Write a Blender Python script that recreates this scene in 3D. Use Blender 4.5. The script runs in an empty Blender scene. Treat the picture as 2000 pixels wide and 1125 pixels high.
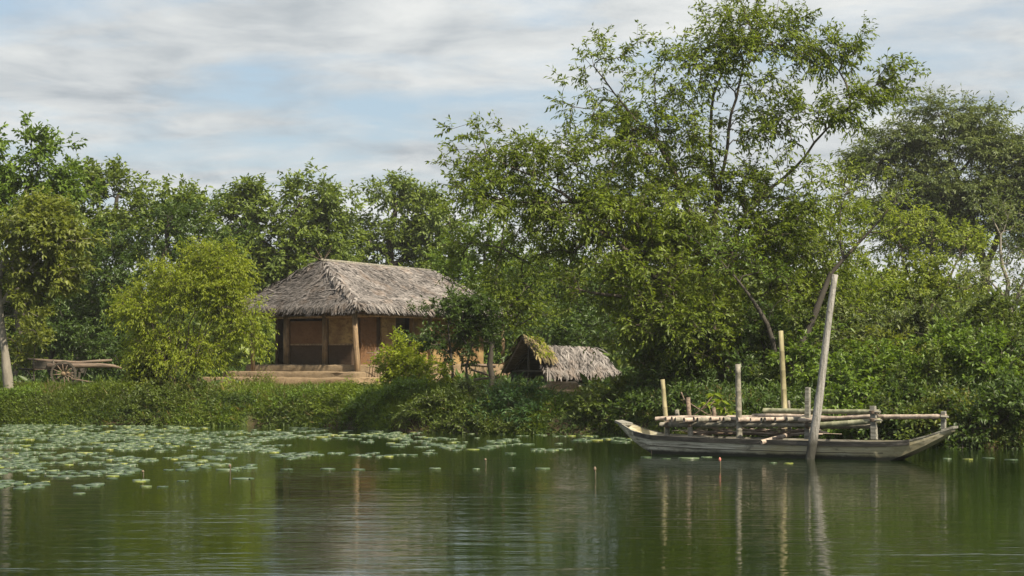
import bpy, math
import numpy as np
from mathutils import Vector

PI = math.pi
R = math.radians
S = bpy.context.scene
COL = S.collection

# ------------------------------------------------------------------ camera, light, exposure
F0 = 2222.0; K = 1.8   # distances d below are given for a 40 mm view; K stretches depth for the real, longer lens
F = F0 * K          # focal length in photo pixels (2000 wide)
HC = 2.03           # eye height above the water
YH = 701.0          # row of the horizon
cd = bpy.data.cameras.new('camera'); cam = bpy.data.objects.new('camera', cd); COL.objects.link(cam)
cam.location = (0, 0, HC); cam.rotation_euler = (R(90), 0, 0)
cd.sensor_width = 36.0; cd.lens = F / 2000 * 36.0
cd.shift_y = (YH - 562.5) / 2000.0
cd.clip_start = 0.1; cd.clip_end = 3000
S.camera = cam

SUN_AZ = R(137)      # clockwise from +Y
SUN_EL = R(48)
w = bpy.data.worlds.new('World'); S.world = w; w.use_nodes = True
nt = w.node_tree; nt.nodes.clear()
def N(t, **k):
    n = nt.nodes.new(t)
    for a, b in k.items(): setattr(n, a, b)
    return n
def L(a, b): nt.links.new(a, b)
out = N('ShaderNodeOutputWorld'); bg = N('ShaderNodeBackground'); bg.inputs[1].default_value = 0.081
L(bg.outputs[0], out.inputs[0])
sky = N('ShaderNodeTexSky', sky_type='NISHITA', sun_disc=False)
sky.sun_elevation = SUN_EL; sky.sun_rotation = SUN_AZ; sky.dust_density = 2.0; sky.air_density = 1.0
SKX = 41.7
tc = N('ShaderNodeTexCoord'); sep = N('ShaderNodeSeparateXYZ'); L(tc.outputs['Generated'], sep.inputs[0])
def M(op, a, b=None, clamp=False):
    n = N('ShaderNodeMath', operation=op, use_clamp=clamp)
    for i, v in enumerate((a, b)):
        if v is None: continue
        if isinstance(v, (int, float)): n.inputs[i].default_value = v
        else: L(v, n.inputs[i])
    return n.outputs[0]
zz = M('ADD', M('MAXIMUM', sep.outputs[2], 0.0), 0.10)
cmb = N('ShaderNodeCombineXYZ'); L(M('DIVIDE', sep.outputs[0], zz), cmb.inputs[0]); L(M('DIVIDE', sep.outputs[1], zz), cmb.inputs[1])
def noise(scale, detail, rough, dist, loc, sc=(1, 1, 1)):
    mp = N('ShaderNodeMapping'); mp.inputs['Location'].default_value = loc; mp.inputs['Scale'].default_value = sc
    L(cmb.outputs[0], mp.inputs[0])
    n = N('ShaderNodeTexNoise'); n.inputs['Scale'].default_value = scale; n.inputs['Detail'].default_value = detail
    n.inputs['Roughness'].default_value = rough; n.inputs['Distortion'].default_value = dist
    L(mp.outputs[0], n.inputs['Vector']); return n.outputs[0]
def ramp(fac, stops):
    n = N('ShaderNodeValToRGB'); L(fac, n.inputs[0]); e = n.color_ramp.elements
    while len(e) < len(stops): e.new(0.5)
    for q, (p, c) in zip(e, stops): q.position = p; q.color = c if len(c) == 4 else (*c, 1)
    return n.outputs[0]
cov = noise(1.25, 10, 0.58, 0.25, (SKX, 1.7, 0), (1.35, 1.5, 1))
cov2 = noise(0.42, 4, 0.5, 0.1, (7.3 + SKX, 2.2, 0), (0.9, 0.9, 1))
tone = noise(1.9, 10, 0.57, 0.3, (1.0 + SKX, 9.0, 0), (1.8, 1.4, 1))
cfac = M('ADD', M('MULTIPLY', cov, 0.65), M('MULTIPLY', cov2, 0.35))
fac = ramp(cfac, [(0.37, (0, 0, 0)), (0.52, (1, 1, 1))])
ccol = ramp(M('ADD', M('MULTIPLY', tone, 0.55), M('MULTIPLY', cov2, 0.45)), [(0.38, (2.7, 2.98, 3.2)), (0.47, (3.8, 4.0, 4.1)), (0.58, (4.9, 5.0, 4.95))])
mixn = N('ShaderNodeMix', data_type='RGBA'); 
skc = N('ShaderNodeMix', data_type='RGBA'); skc.inputs[0].default_value = 0.55
L(sky.outputs[0], skc.inputs[6]); skc.inputs[7].default_value = (2.5, 3.15, 3.75, 1)
L(fac, mixn.inputs[0]); L(skc.outputs[2], mixn.inputs[6]); L(ccol, mixn.inputs[7])
L(mixn.outputs[2], bg.inputs[0])

sd = bpy.data.lights.new('sun', 'SUN'); sun = bpy.data.objects.new('sun', sd); COL.objects.link(sun)
sd.energy = 5.0; sd.angle = R(1.5); sd.color = (1.0, 0.88, 0.69)
sdir = Vector((math.sin(SUN_AZ) * math.cos(SUN_EL), math.cos(SUN_AZ) * math.cos(SUN_EL), math.sin(SUN_EL)))
sun.rotation_euler = sdir.to_track_quat('Z', 'Y').to_euler()
S.view_settings.view_transform = 'Standard'; S.view_settings.look = 'None'
S.view_settings.gamma = 1.0; S.view_settings.use_curve_mapping = False
HAZE = 0.00022
S.view_settings.exposure = 1.06
S.render.engine = 'CYCLES'
cy = S.cycles
cy.use_denoising = True; cy.denoiser = 'OPENIMAGEDENOISE'
cy.max_bounces = 8; cy.diffuse_bounces = 3; cy.glossy_bounces = 3; cy.transmission_bounces = 4
cy.transparent_max_bounces = 8; cy.volume_bounces = 0
cy.sample_clamp_indirect = 6.0

# ------------------------------------------------------------------ helpers
def P(px, py, d):
    """a point seen at photo pixel (px, py), d * K metres away"""
    d = d * K
    return np.array(((px - 1000.0) / F * d, d, HC + (YH - py) / F * d))

def tag(o, label=None, cat=None, group=None, kind=None):
    if label: o['label'] = label
    if cat: o['category'] = cat
    if group: o['group'] = group
    if kind: o['kind'] = kind
    return o
def empty(name, loc=(0, 0, 0), rz=0.0, **k):
    o = bpy.data.objects.new(name, None); o.location = loc; o.rotation_euler = (0, 0, rz); COL.objects.link(o)
    o.empty_display_size = 0.2
    return tag(o, **k)
def mesh_np(name, V, faces, mat, smooth=False, attrs=None):
    """V (n,3); faces: list of int arrays (m,k)"""
    me = bpy.data.meshes.new(name)
    V = np.asarray(V, np.float32)
    me.vertices.add(len(V)); me.vertices.foreach_set('co', V.ravel())
    loops = np.concatenate([f.ravel() for f in faces]).astype(np.int32)
    tot = np.concatenate([np.full(len(f), f.shape[1], np.int32) for f in faces])
    st = np.concatenate(([0], np.cumsum(tot)[:-1])).astype(np.int32)
    me.loops.add(len(loops)); me.loops.foreach_set('vertex_index', loops)
    me.polygons.add(len(tot)); me.polygons.foreach_set('loop_start', st)
    if smooth: me.polygons.foreach_set('use_smooth', np.ones(len(tot), bool))
    for k, v in (attrs or {}).items():
        a = me.attributes.new(k, 'FLOAT', 'POINT'); a.data.foreach_set('value', np.asarray(v, np.float32))
    me.update(calc_edges=True)
    if mat: me.materials.append(mat)
    return me
def link(name, me, parent=None):
    o = bpy.data.objects.new(name, me); COL.objects.link(o)
    if parent is not None: o.parent = parent
    return o

class MB:
    """collects shapes; build() links them as one mesh object"""
    def __init__(s): s.v = []; s.f = []; s.n = 0
    def add(s, V, Fc):
        s.v.append(np.asarray(V, float)); s.f += [tuple(int(i) + s.n for i in f) for f in Fc]; s.n += len(V); return s
    def box(s, x0, x1, y0, y1, z0, z1, jit=0, rng=None, taper=0):
        V = np.array([(x, y, z) for z in (z0, z1) for (x, y) in ((x0, y0), (x1, y0), (x1, y1), (x0, y1))], float)
        if taper:
            c = V[4:, :2].mean(0); V[4:, :2] = c + (V[4:, :2] - c) * (1 - taper)
        if jit: V += rng.normal(0, jit, V.shape)
        return s.add(V, [(0, 3, 2, 1), (4, 5, 6, 7), (0, 1, 5, 4), (1, 2, 6, 5), (2, 3, 7, 6), (3, 0, 4, 7)])
    def tube(s, pts, rad, n=10, caps=True, hollow=0.0):
        pts = np.asarray(pts, float); k = len(pts)
        rad = np.broadcast_to(np.asarray(rad, float), (k,))
        T = np.gradient(pts, axis=0); T /= np.linalg.norm(T, axis=1)[:, None] + 1e-9
        ref = np.array((0, 0, 1.0)) if abs(T[0][2]) < 0.8 else np.array((1.0, 0, 0))
        rings = []; a = np.linspace(0, 2 * PI, n, endpoint=False)
        for p, t, r in zip(pts, T, rad):
            b = np.cross(t, ref); b /= np.linalg.norm(b) + 1e-9; c = np.cross(t, b)
            rings.append(p + r * (np.cos(a)[:, None] * b + np.sin(a)[:, None] * c))
        V = np.concatenate(rings); fs = []
        for i in range(k - 1):
            for j in range(n):
                q = (j + 1) % n; fs.append((i * n + j, i * n + q, (i + 1) * n + q, (i + 1) * n + j))
        if hollow:      # inner ring and a recessed end, as in a cut bamboo
            for end, i, sg in ((0, 0, 1), (1, k - 1, -1)):
                c0 = pts[i]; base = V[i * n:(i + 1) * n]
                inner = c0 + (base - c0) * 0.72; deep = inner + T[i] * sg * hollow
                o = len(V); V = np.concatenate([V, inner, deep])
                for j in range(n):
                    q = (j + 1) % n
                    fs.append((i * n + j, i * n + q, o + q, o + j)); fs.append((o + j, o + q, o + n + q, o + n + j))
                fs.append(tuple(range(o + n, o + 2 * n)))
        elif caps:
            fs.append(tuple(range(n - 1, -1, -1))); fs.append(tuple(range((k - 1) * n, k * n)))
        return s.add(V, fs)
    def build(s, name, mat, parent=None, smooth=False):
        me = bpy.data.meshes.new(name); me.from_pydata(np.concatenate(s.v).tolist(), [], s.f); me.update()
        if smooth: me.polygons.foreach_set('use_smooth', np.ones(len(me.polygons), bool))
        if mat: me.materials.append(mat)
        return link(name, me, parent)

def copy_tree(o, parent=None):
    c = o.copy(); COL.objects.link(c); c.parent = parent
    for ch in list(o.children): copy_tree(ch, c)
    return c

# value noise for terrain and masks
_rg = np.random.default_rng(5); _G = _rg.random((64, 64))
def vnoise(x, y):
    x = np.asarray(x, float); y = np.asarray(y, float)
    xi = np.floor(x).astype(int); yi = np.floor(y).astype(int); fx = x - xi; fy = y - yi
    fx = fx * fx * (3 - 2 * fx); fy = fy * fy * (3 - 2 * fy)
    g = lambda a, b: _G[a % 64, b % 64]
    return (g(xi, yi) * (1 - fx) + g(xi + 1, yi) * fx) * (1 - fy) + (g(xi, yi + 1) * (1 - fx) + g(xi + 1, yi + 1) * fx) * fy

# ------------------------------------------------------------------ materials
class Mat:
    def __init__(s, name):
        s.m = bpy.data.materials.new(name); s.m.use_nodes = True; s.t = s.m.node_tree; s.t.nodes.clear()
        s.out = s.n('ShaderNodeOutputMaterial')
    def n(s, t, **k):
        x = s.t.nodes.new(t)
        for a, b in k.items(): setattr(x, a, b)
        return x
    def l(s, a, b): s.t.links.new(a, b)
    def noise(s, scale, detail=5, rough=0.6, vec=None, sc=None, dist=0.0, coord='Object'):
        x = s.n('ShaderNodeTexNoise'); x.inputs['Scale'].default_value = scale; x.inputs['Detail'].default_value = detail
        x.inputs['Roughness'].default_value = rough; x.inputs['Distortion'].default_value = dist
        if vec is None: vec = s.n('ShaderNodeTexCoord').outputs[coord]
        if sc:
            m = s.n('ShaderNodeMapping'); m.inputs['Scale'].default_value = sc; s.l(vec, m.inputs[0]); vec = m.outputs[0]
        s.l(vec, x.inputs['Vector']); return x.outputs[0]
    def ramp(s, fac, stops):
        n = s.n('ShaderNodeValToRGB'); s.l(fac, n.inputs[0]); e = n.color_ramp.elements
        while len(e) < len(stops): e.new(0.5)
        for q, (p, c) in zip(e, stops): q.position = p; q.color = (*c, 1)
        return n.outputs[0]
    def mix(s, fac, a, b, mode='MIX'):
        n = s.n('ShaderNodeMix', data_type='RGBA', blend_type=mode)
        for i, v in ((0, fac), (6, a), (7, b)):
            if isinstance(v, (int, float)): n.inputs[i].default_value = v
            elif isinstance(v, tuple): n.inputs[i].default_value = (*v, 1)
            else: s.l(v, n.inputs[i])
        return n.outputs[2]
    def math(s, op, a, b=0.0, clamp=False):
        n = s.n('ShaderNodeMath', operation=op, use_clamp=clamp)
        for i, v in enumerate((a, b)):
            if isinstance(v, (int, float)): n.inputs[i].default_value = v
            else: s.l(v, n.inputs[i])
        return n.outputs[0]
    def bump(s, h, strength, dist):
        b = s.n('ShaderNodeBump'); b.inputs['Strength'].default_value = strength; b.inputs['Distance'].default_value = dist
        s.l(h, b.inputs['Height']); return b.outputs[0]
    def bsdf(s, col, rough=0.7, normal=None, spec=0.5, finish=True):
        b = s.n('ShaderNodeBsdfPrincipled'); b.inputs['Specular IOR Level'].default_value = spec
        if isinstance(col, tuple): b.inputs['Base Color'].default_value = (*col, 1)
        else: s.l(col, b.inputs['Base Color'])
        if isinstance(rough, (int, float)): b.inputs['Roughness'].default_value = rough
        else: s.l(rough, b.inputs['Roughness'])
        if normal is not None: s.l(normal, b.inputs['Normal'])
        if finish: s.l(b.outputs[0], s.out.inputs[0])
        return b

def leaf_mat(name, dark, light, trans=0.35, rough=0.45, tcol=None):
    m = Mat(name)
    at = m.n('ShaderNodeAttribute', attribute_name='tint')
    col = m.ramp(at.outputs['Fac'], [(0.0, dark), (0.62, tuple(0.5 * (a + b) for a, b in zip(dark, light))), (1.0, light)])
    b = m.bsdf(col, rough, spec=0.35, finish=False)
    tr = m.n('ShaderNodeBsdfTranslucent')
    m.l(m.mix(1.0, col, tcol or (1.25, 1.2, 0.55), 'MULTIPLY'), tr.inputs[0])
    mx = m.n('ShaderNodeMixShader'); mx.inputs[0].default_value = trans
    m.l(b.outputs[0], mx.inputs[1]); m.l(tr.outputs[0], mx.inputs[2]); m.l(mx.outputs[0], m.out.inputs[0])
    return m.m
def bark_mat(name, a, b, scale=6):
    m = Mat(name)
    n1 = m.noise(scale, 6, 0.65, sc=(1, 1, 0.35)); n2 = m.noise(scale * 0.3, 3, 0.5)
    col = m.mix(n2, m.ramp(n1, [(0.3, a), (0.7, b)]), tuple(0.75 * x for x in b))
    m.bsdf(col, 0.85, m.bump(n1, 0.6, 0.03)); return m.m
def wood_mat(name, stops, sc=(0.6, 9, 9), scale=3.0, rough=0.75, stain=(0.03, 0.028, 0.022), stain_amt=(0.52, 0.75), bump=0.4):
    m = Mat(name)
    stops = [(.5 + (p - .5) * .55, c) for p, c in stops]
    g = m.noise(scale, 7, 0.65, sc=sc, dist=0.3); st = m.noise(2.6, 5, 0.65, sc=(1.0, 1.6, 1.6))
    col = m.ramp(g, stops)
    f = m.ramp(st, [(stain_amt[0], (0, 0, 0)), (stain_amt[1], (1, 1, 1))])
    col = m.mix(m.math('MULTIPLY', f, 0.7), col, stain)
    m.bsdf(col, rough, m.bump(g, bump, 0.01)); return m.m

MT = {}
GR = dict(
    big=((0.056, 0.088, 0.012), (0.23, 0.305, 0.035)),
    mid=((0.054, 0.098, 0.014), (0.195, 0.295, 0.04)),
    back=((0.066, 0.104, 0.020), (0.225, 0.295, 0.055)),
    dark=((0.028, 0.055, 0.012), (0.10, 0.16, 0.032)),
    fern=((0.030, 0.072, 0.026), (0.10, 0.19, 0.06)),
    yellow=((0.12, 0.175, 0.010), (0.35, 0.40, 0.03)),
    olive=((0.072, 0.100, 0.015), (0.24, 0.275, 0.05)),
    pale=((0.10, 0.148, 0.02), (0.31, 0.37, 0.07)),
    hazy=((0.064, 0.098, 0.036), (0.20, 0.24, 0.08)),
    grass=((0.06, 0.098, 0.012), (0.21, 0.28, 0.03)),
    dry=((0.20, 0.16, 0.08), (0.42, 0.36, 0.22)),
    weed=((0.042, 0.070, 0.014), (0.15, 0.20, 0.035)),
)
for k, (a, b) in GR.items():
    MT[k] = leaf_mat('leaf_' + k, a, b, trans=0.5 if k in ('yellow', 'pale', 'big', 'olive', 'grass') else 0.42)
MT['bark'] = bark_mat('bark_brown', (0.03, 0.025, 0.018), (0.10, 0.08, 0.058))
MT['bark_pale'] = bark_mat('bark_pale', (0.09, 0.08, 0.06), (0.25, 0.225, 0.185))
MT['bark_dark'] = bark_mat('bark_dark', (0.018, 0.016, 0.012), (0.055, 0.046, 0.035))
MT['wood_grey'] = wood_mat('wood_weathered', [(0.3, (0.091, 0.087, 0.070)), (0.5, (0.182, 0.175, 0.147)), (0.75, (0.266, 0.259, 0.224))])
MT['wood_rail'] = wood_mat('wood_rail', [(0.3, (0.018, 0.017, 0.015)), (0.55, (0.045, 0.042, 0.036)), (0.8, (0.11, 0.10, 0.09))])
MT['wood_dark'] = wood_mat('wood_dark', [(0.3, (0.02, 0.018, 0.013)), (0.7, (0.075, 0.06, 0.042))])
MT['wood_cart'] = wood_mat('wood_cart', [(0.3, (0.063, 0.045, 0.032)), (0.7, (0.196, 0.140, 0.098))])
MT['wood_post'] = wood_mat('wood_post', [(0.3, (0.10, 0.065, 0.034)), (0.7, (0.26, 0.18, 0.10))], sc=(9, 9, 0.6))
MT['pole_bleached'] = wood_mat('pole_bleached', [(0.3, (0.135, 0.131, 0.116)), (0.5, (0.255, 0.247, 0.225)), (0.75, (0.375, 0.367, 0.338))], sc=(7, 7, 0.5), stain_amt=(0.5, 0.66))
MT['bamboo_grey'] = wood_mat('bamboo_grey', [(0.3, (0.098, 0.095, 0.070)), (0.7, (0.238, 0.217, 0.175))], sc=(5, 5, 5), scale=2, stain_amt=(0.55, 0.72))
MT['bamboo_pink'] = wood_mat('bamboo_dry', [(0.3, (0.203, 0.158, 0.128)), (0.7, (0.390, 0.323, 0.262))], sc=(5, 5, 5), scale=2, stain_amt=(0.56, 0.72))
MT['bamboo_green'] = wood_mat('bamboo_green', [(0.3, (0.119, 0.126, 0.070)), (0.7, (0.231, 0.231, 0.154))], sc=(4, 4, 4), scale=2, stain_amt=(0.6, 0.8))
MT['bamboo_yellow'] = wood_mat('bamboo_yellow', [(0.3, (0.17, 0.15, 0.075)), (0.7, (0.32, 0.28, 0.16))], sc=(4, 4, 1), scale=2, stain_amt=(0.62, 0.8))

def hull_mat():
    m = Mat('hull_wood')
    tcn = m.n('ShaderNodeTexCoord').outputs['Object']
    g = m.noise(2.2, 8, 0.68, vec=tcn, sc=(0.5, 6, 10), dist=0.4)
    col = m.ramp(g, [(0.38, (0.11, 0.104, 0.083)), (0.49, (0.32, 0.305, 0.25)), (0.62, (0.56, 0.54, 0.46))])
    y = m.noise(0.55, 3, 0.5, vec=tcn, sc=(1, 1, 2))
    col = m.mix(m.ramp(y, [(0.45, (0, 0, 0)), (0.62, (0.75, 0.75, 0.75))]), col, (0.30, 0.26, 0.14))
    bl = m.noise(3.2, 6, 0.7, vec=tcn, sc=(1, 1, 1.4))
    col = m.mix(m.ramp(bl, [(0.58, (0, 0, 0)), (0.72, (0.8, 0.8, 0.8))]), col, (0.05, 0.045, 0.035))
    z = m.n('ShaderNodeSeparateXYZ'); m.l(tcn, z.inputs[0])
    wl = m.math('ADD', z.outputs[2], m.math('MULTIPLY', bl, -0.12))
    col = m.mix(m.ramp(wl, [(0.0, (1, 1, 1)), (0.06, (0, 0, 0))]), col, (0.016, 0.017, 0.011))   # wet, algae-stained foot of the hull
    m.bsdf(col, 0.7, m.bump(g, 0.4, 0.01)); return m.m
MT['hull'] = hull_mat()

def thatch_mat():
    m = Mat('thatch_leaf')
    at = m.n('ShaderNodeAttribute', attribute_name='tint')
    col = m.ramp(at.outputs['Fac'], [(0.0, (0.020, 0.018, 0.017)), (0.35, (0.088, 0.080, 0.076)), (0.75, (0.175, 0.160, 0.152)), (1.0, (0.27, 0.25, 0.235))])
    n = m.noise(1.3, 4, 0.6)
    col = m.mix(m.ramp(n, [(0.52, (0, 0, 0)), (0.75, (0.45, 0.45, 0.45))]), col, (0.21, 0.145, 0.10))
    m.bsdf(col, 0.8, spec=0.3); return m.m
MT['thatch'] = thatch_mat()
MT['thatch_moss'] = MT['thatch'].copy(); MT['thatch_moss'].name = 'thatch_mossy'
for nd in MT['thatch_moss'].node_tree.nodes:
    if nd.type == 'VALTORGB' and len(nd.color_ramp.elements) == 4:
        for e_, c_ in zip(nd.color_ramp.elements, ((.03, .024, .012), (.10, .08, .035), (.20, .16, .07), (.30, .26, .11))): e_.color = (*c_, 1)
def plaster(name, a, b, c, sc=1.5):
    m = Mat(name)
    n1 = m.noise(sc, 7, 0.7); n2 = m.noise(sc * 3.5, 6, 0.7, sc=(1, 1, 2.2)); n3 = m.noise(18, 4, 0.6)
    col = m.mix(m.ramp(n1, [(0.4, (0, 0, 0)), (0.6, (1, 1, 1))]), a, b)
    col = m.mix(m.ramp(n2, [(0.52, (0, 0, 0)), (0.68, (1, 1, 1))]), col, c)
    m.bsdf(col, 0.92, m.bump(m.math('ADD', n2, n3), 0.6, 0.02), spec=0.2); return m.m
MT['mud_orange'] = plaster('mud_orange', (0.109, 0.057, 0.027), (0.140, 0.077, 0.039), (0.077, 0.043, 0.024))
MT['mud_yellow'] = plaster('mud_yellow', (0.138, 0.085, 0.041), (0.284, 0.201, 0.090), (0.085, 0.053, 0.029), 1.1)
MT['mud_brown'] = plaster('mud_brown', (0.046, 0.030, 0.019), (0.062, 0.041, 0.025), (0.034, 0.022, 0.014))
MT['adobe'] = plaster('adobe_step', (0.155, 0.115, 0.07), (0.20, 0.15, 0.095), (0.10, 0.075, 0.045))
MT['soil'] = plaster('tan_soil', (0.17, 0.125, 0.075), (0.21, 0.155, 0.095), (0.11, 0.08, 0.048))

# ------------------------------------------------------------------ ground, water
BK = np.array([(-400, 42), (-40, 37.5), (-16, 35.6), (-11, 34.8), (-7.7, 34.4), (-5, 33.4), (-2.8, 31.6), (0.7, 30.5), (2.7, 30.2), (4.5, 28.8), (6.2, 27.6), (8.5, 26.4), (11.5, 25.6), (20, 25), (40, 24), (400, 20)], float); BK[:, 1] *= K
def bank(x): 
    x = np.asarray(x, float)
    return np.interp(x, BK[:, 0], BK[:, 1]) + 0.55 * (vnoise(x * 0.55 + 9, x * 0 + 3.3) - 0.5) + 0.25 * (vnoise(x * 1.7, x * 0 + 8.3) - 0.5)
def ground_z(x, y):
    x = np.asarray(x, float); y = np.asarray(y, float)
    t = y - bank(x)
    z = np.interp(t, [-30, -6, -1.0, -0.15, 0.0, 0.35, 1.0, 1.7, 2.6, 6, 30, 200], [-1.8, -1.5, -0.55, -0.14, 0.02, 0.40, 0.78, 0.98, 1.04, 1.08, 1.15, 1.6])
    z = z + np.where(t > 0.2, 1, 0) * np.minimum(np.maximum(t - 0.2, 0), 1) * (0.16 * (vnoise(x * 0.9, y * 0.9) - 0.5) + 0.10 * (vnoise(x * 2.7, y * 2.7) - 0.5))
    near = np.interp(y, [-60, 0.0, 3.0, 5.0], [1.2, 0.35, 0.05, -1.0])
    return np.where(y < 5, np.maximum(near, -1.5), z)
def axis(parts): return np.unique(np.concatenate([np.linspace(a, b, n) for a, b, n in parts]))
gx = axis([(-600, -60, 14), (-60, -20, 40), (-20, 20, 161), (20, 60, 40), (60, 600, 14)])
gy = axis([(-60, 6, 16), (6, 22, 8), (22, 40, 20), (40, 84, 190), (84, 160, 40), (160, 900, 16)])
GX, GY = np.meshgrid(gx, gy); GZ = ground_z(GX, GY)
nx, ny = len(gx), len(gy); idx = np.arange(nx * ny).reshape(ny, nx)
quads = np.stack([idx[:-1, :-1], idx[:-1, 1:], idx[1:, 1:], idx[1:, :-1]], -1).reshape(-1, 4)
def ground_mat():
    m = Mat('ground_soil')
    tcn = m.n('ShaderNodeTexCoord').outputs['Object']
    n1 = m.noise(0.7, 6, 0.65, vec=tcn); n2 = m.noise(6, 6, 0.7, vec=tcn); n3 = m.noise(30, 3, 0.6, vec=tcn)
    zz_ = m.n('ShaderNodeSeparateXYZ'); m.l(tcn, zz_.inputs[0])
    wet = m.ramp(m.math('ADD', zz_.outputs[2], m.math('MULTIPLY', n1, -.3)), [(0.25, (1, 1, 1)), (0.6, (0, 0, 0))])
    dirt = m.ramp(n2, [(0.3, (0.20, 0.13, 0.07)), (0.7, (0.40, 0.28, 0.16))])
    dirt = m.mix(wet, dirt, (0.045, 0.032, 0.018))     # wet mud near the water
    green = m.ramp(n2, [(0.3, (0.022, 0.035, 0.010)), (0.7, (0.07, 0.09, 0.022))])
    at = m.n('ShaderNodeAttribute', attribute_name='bare')
    f = m.math('ADD', at.outputs['Fac'], m.math('MULTIPLY', m.math('SUBTRACT', n1, 0.5), 1.2), True)
    m.bsdf(m.mix(m.ramp(f, [(0.4, (0, 0, 0)), (0.6, (1, 1, 1))]), green, dirt), 0.95, m.bump(m.math('ADD', n2, n3), 0.7, 0.05), spec=0.2)
    return m.m
def bare(x, y):
    """trodden earth: the hut's yard and the path down past the shed"""
    a = np.exp(-(((x + 5.8) / 4.2) ** 2 + ((y - 72.0) / 3.6) ** 2) ** 2)
    b = np.exp(-(((x - 1.35) / 0.75) ** 2 + ((y - 61.5) / 4.5) ** 2) ** 2) 
    t = np.asarray(y, float) - bank(x)
    return np.maximum(np.maximum(a, b), np.where((t < .45) & (t > -3), .62 * (vnoise(np.asarray(x) * .8, np.asarray(y) * .3 + 2) > .45), 0))
ground = link('ground', mesh_np('ground', np.stack([GX, GY, GZ], -1).reshape(-1, 3), [quads], ground_mat(), True, {'bare': bare(GX, GY).ravel()}))
tag(ground, 'earth bank and flat land of the far shore', 'ground', kind='structure')

def water_mat():
    m = Mat('pond_water')
    tcn = m.n('ShaderNodeTexCoord').outputs['Object']
    a = m.noise(1.0, 3, 0.5, vec=tcn, sc=(0.7, 2.2, 1), dist=0.5)
    b = m.noise(1.0, 3, 0.55, vec=tcn, sc=(1.5, 6.5, 1), dist=0.4)
    c = m.noise(0.16, 3, 0.5, vec=tcn, sc=(1, 1.6, 1))
    amp = m.ramp(c, [(0.35, (0.35, 0.35, 0.35)), (0.7, (1, 1, 1))])
    h = m.math('ADD', m.math('MULTIPLY', a, 1.0), m.math('MULTIPLY', b, 0.40))
    h = m.math('MULTIPLY', h, amp)
    bn = m.bump(h, 1.0, 0.0165)
    bs = m.bsdf((0.006, 0.013, 0.002), 0.03, bn, finish=True); bs.inputs['IOR'].default_value = 1.22
    return m.m
wx = np.array([-600, 600.0]); 
water = link('water', mesh_np('water', np.array([(-600, -6, 0), (600, -6, 0), (600, 120, 0), (-600, 120, 0)], float), [np.array([[0, 1, 2, 3]])], water_mat()))
tag(water, 'dark green rippled pond water', 'water', kind='structure')

# ------------------------------------------------------------------ haze
hm = Mat('haze_air'); pv = hm.n('ShaderNodeVolumePrincipled'); pv.inputs['Density'].default_value = HAZE
pv.inputs['Color'].default_value = (0.93, 0.95, 0.96, 1); pv.inputs['Anisotropy'].default_value = 0.2
hm.l(pv.outputs[0], hm.out.inputs['Volume'])
tag(MB().box(-640, 640, -75, 930, -4, 26).build('haze', hm.m), 'thin pale haze hanging over pond and trees', 'haze', kind='stuff')

# ------------------------------------------------------------------ plants
def leaves_mesh(name, base, dirv, nrm, ln, wd, tint, mat, fold=0.25):
    """folded diamond leaves: two triangles each"""
    side = np.cross(dirv, nrm); side /= np.linalg.norm(side, axis=1)[:, None] + 1e-9
    up = np.cross(side, dirv)
    mid = base + dirv * (ln * 0.45)[:, None] + up * (wd * fold)[:, None]
    tip = base + dirv * ln[:, None] - up * (ln * 0.10)[:, None]
    V = np.empty((len(base), 4, 3)); V[:, 0] = base; V[:, 1] = mid + side * (wd * 0.5)[:, None]; V[:, 2] = tip; V[:, 3] = mid - side * (wd * 0.5)[:, None]
    o = np.arange(len(base))[:, None] * 4
    f = np.concatenate([o + np.array([[0, 1, 2]]), o + np.array([[0, 2, 3]])])
    return mesh_np(name, V.reshape(-1, 3), [f], mat, False, {'tint': np.repeat(tint, 4)})

def unit(v): return v / (np.linalg.norm(v, axis=-1, keepdims=True) + 1e-9)

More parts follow.
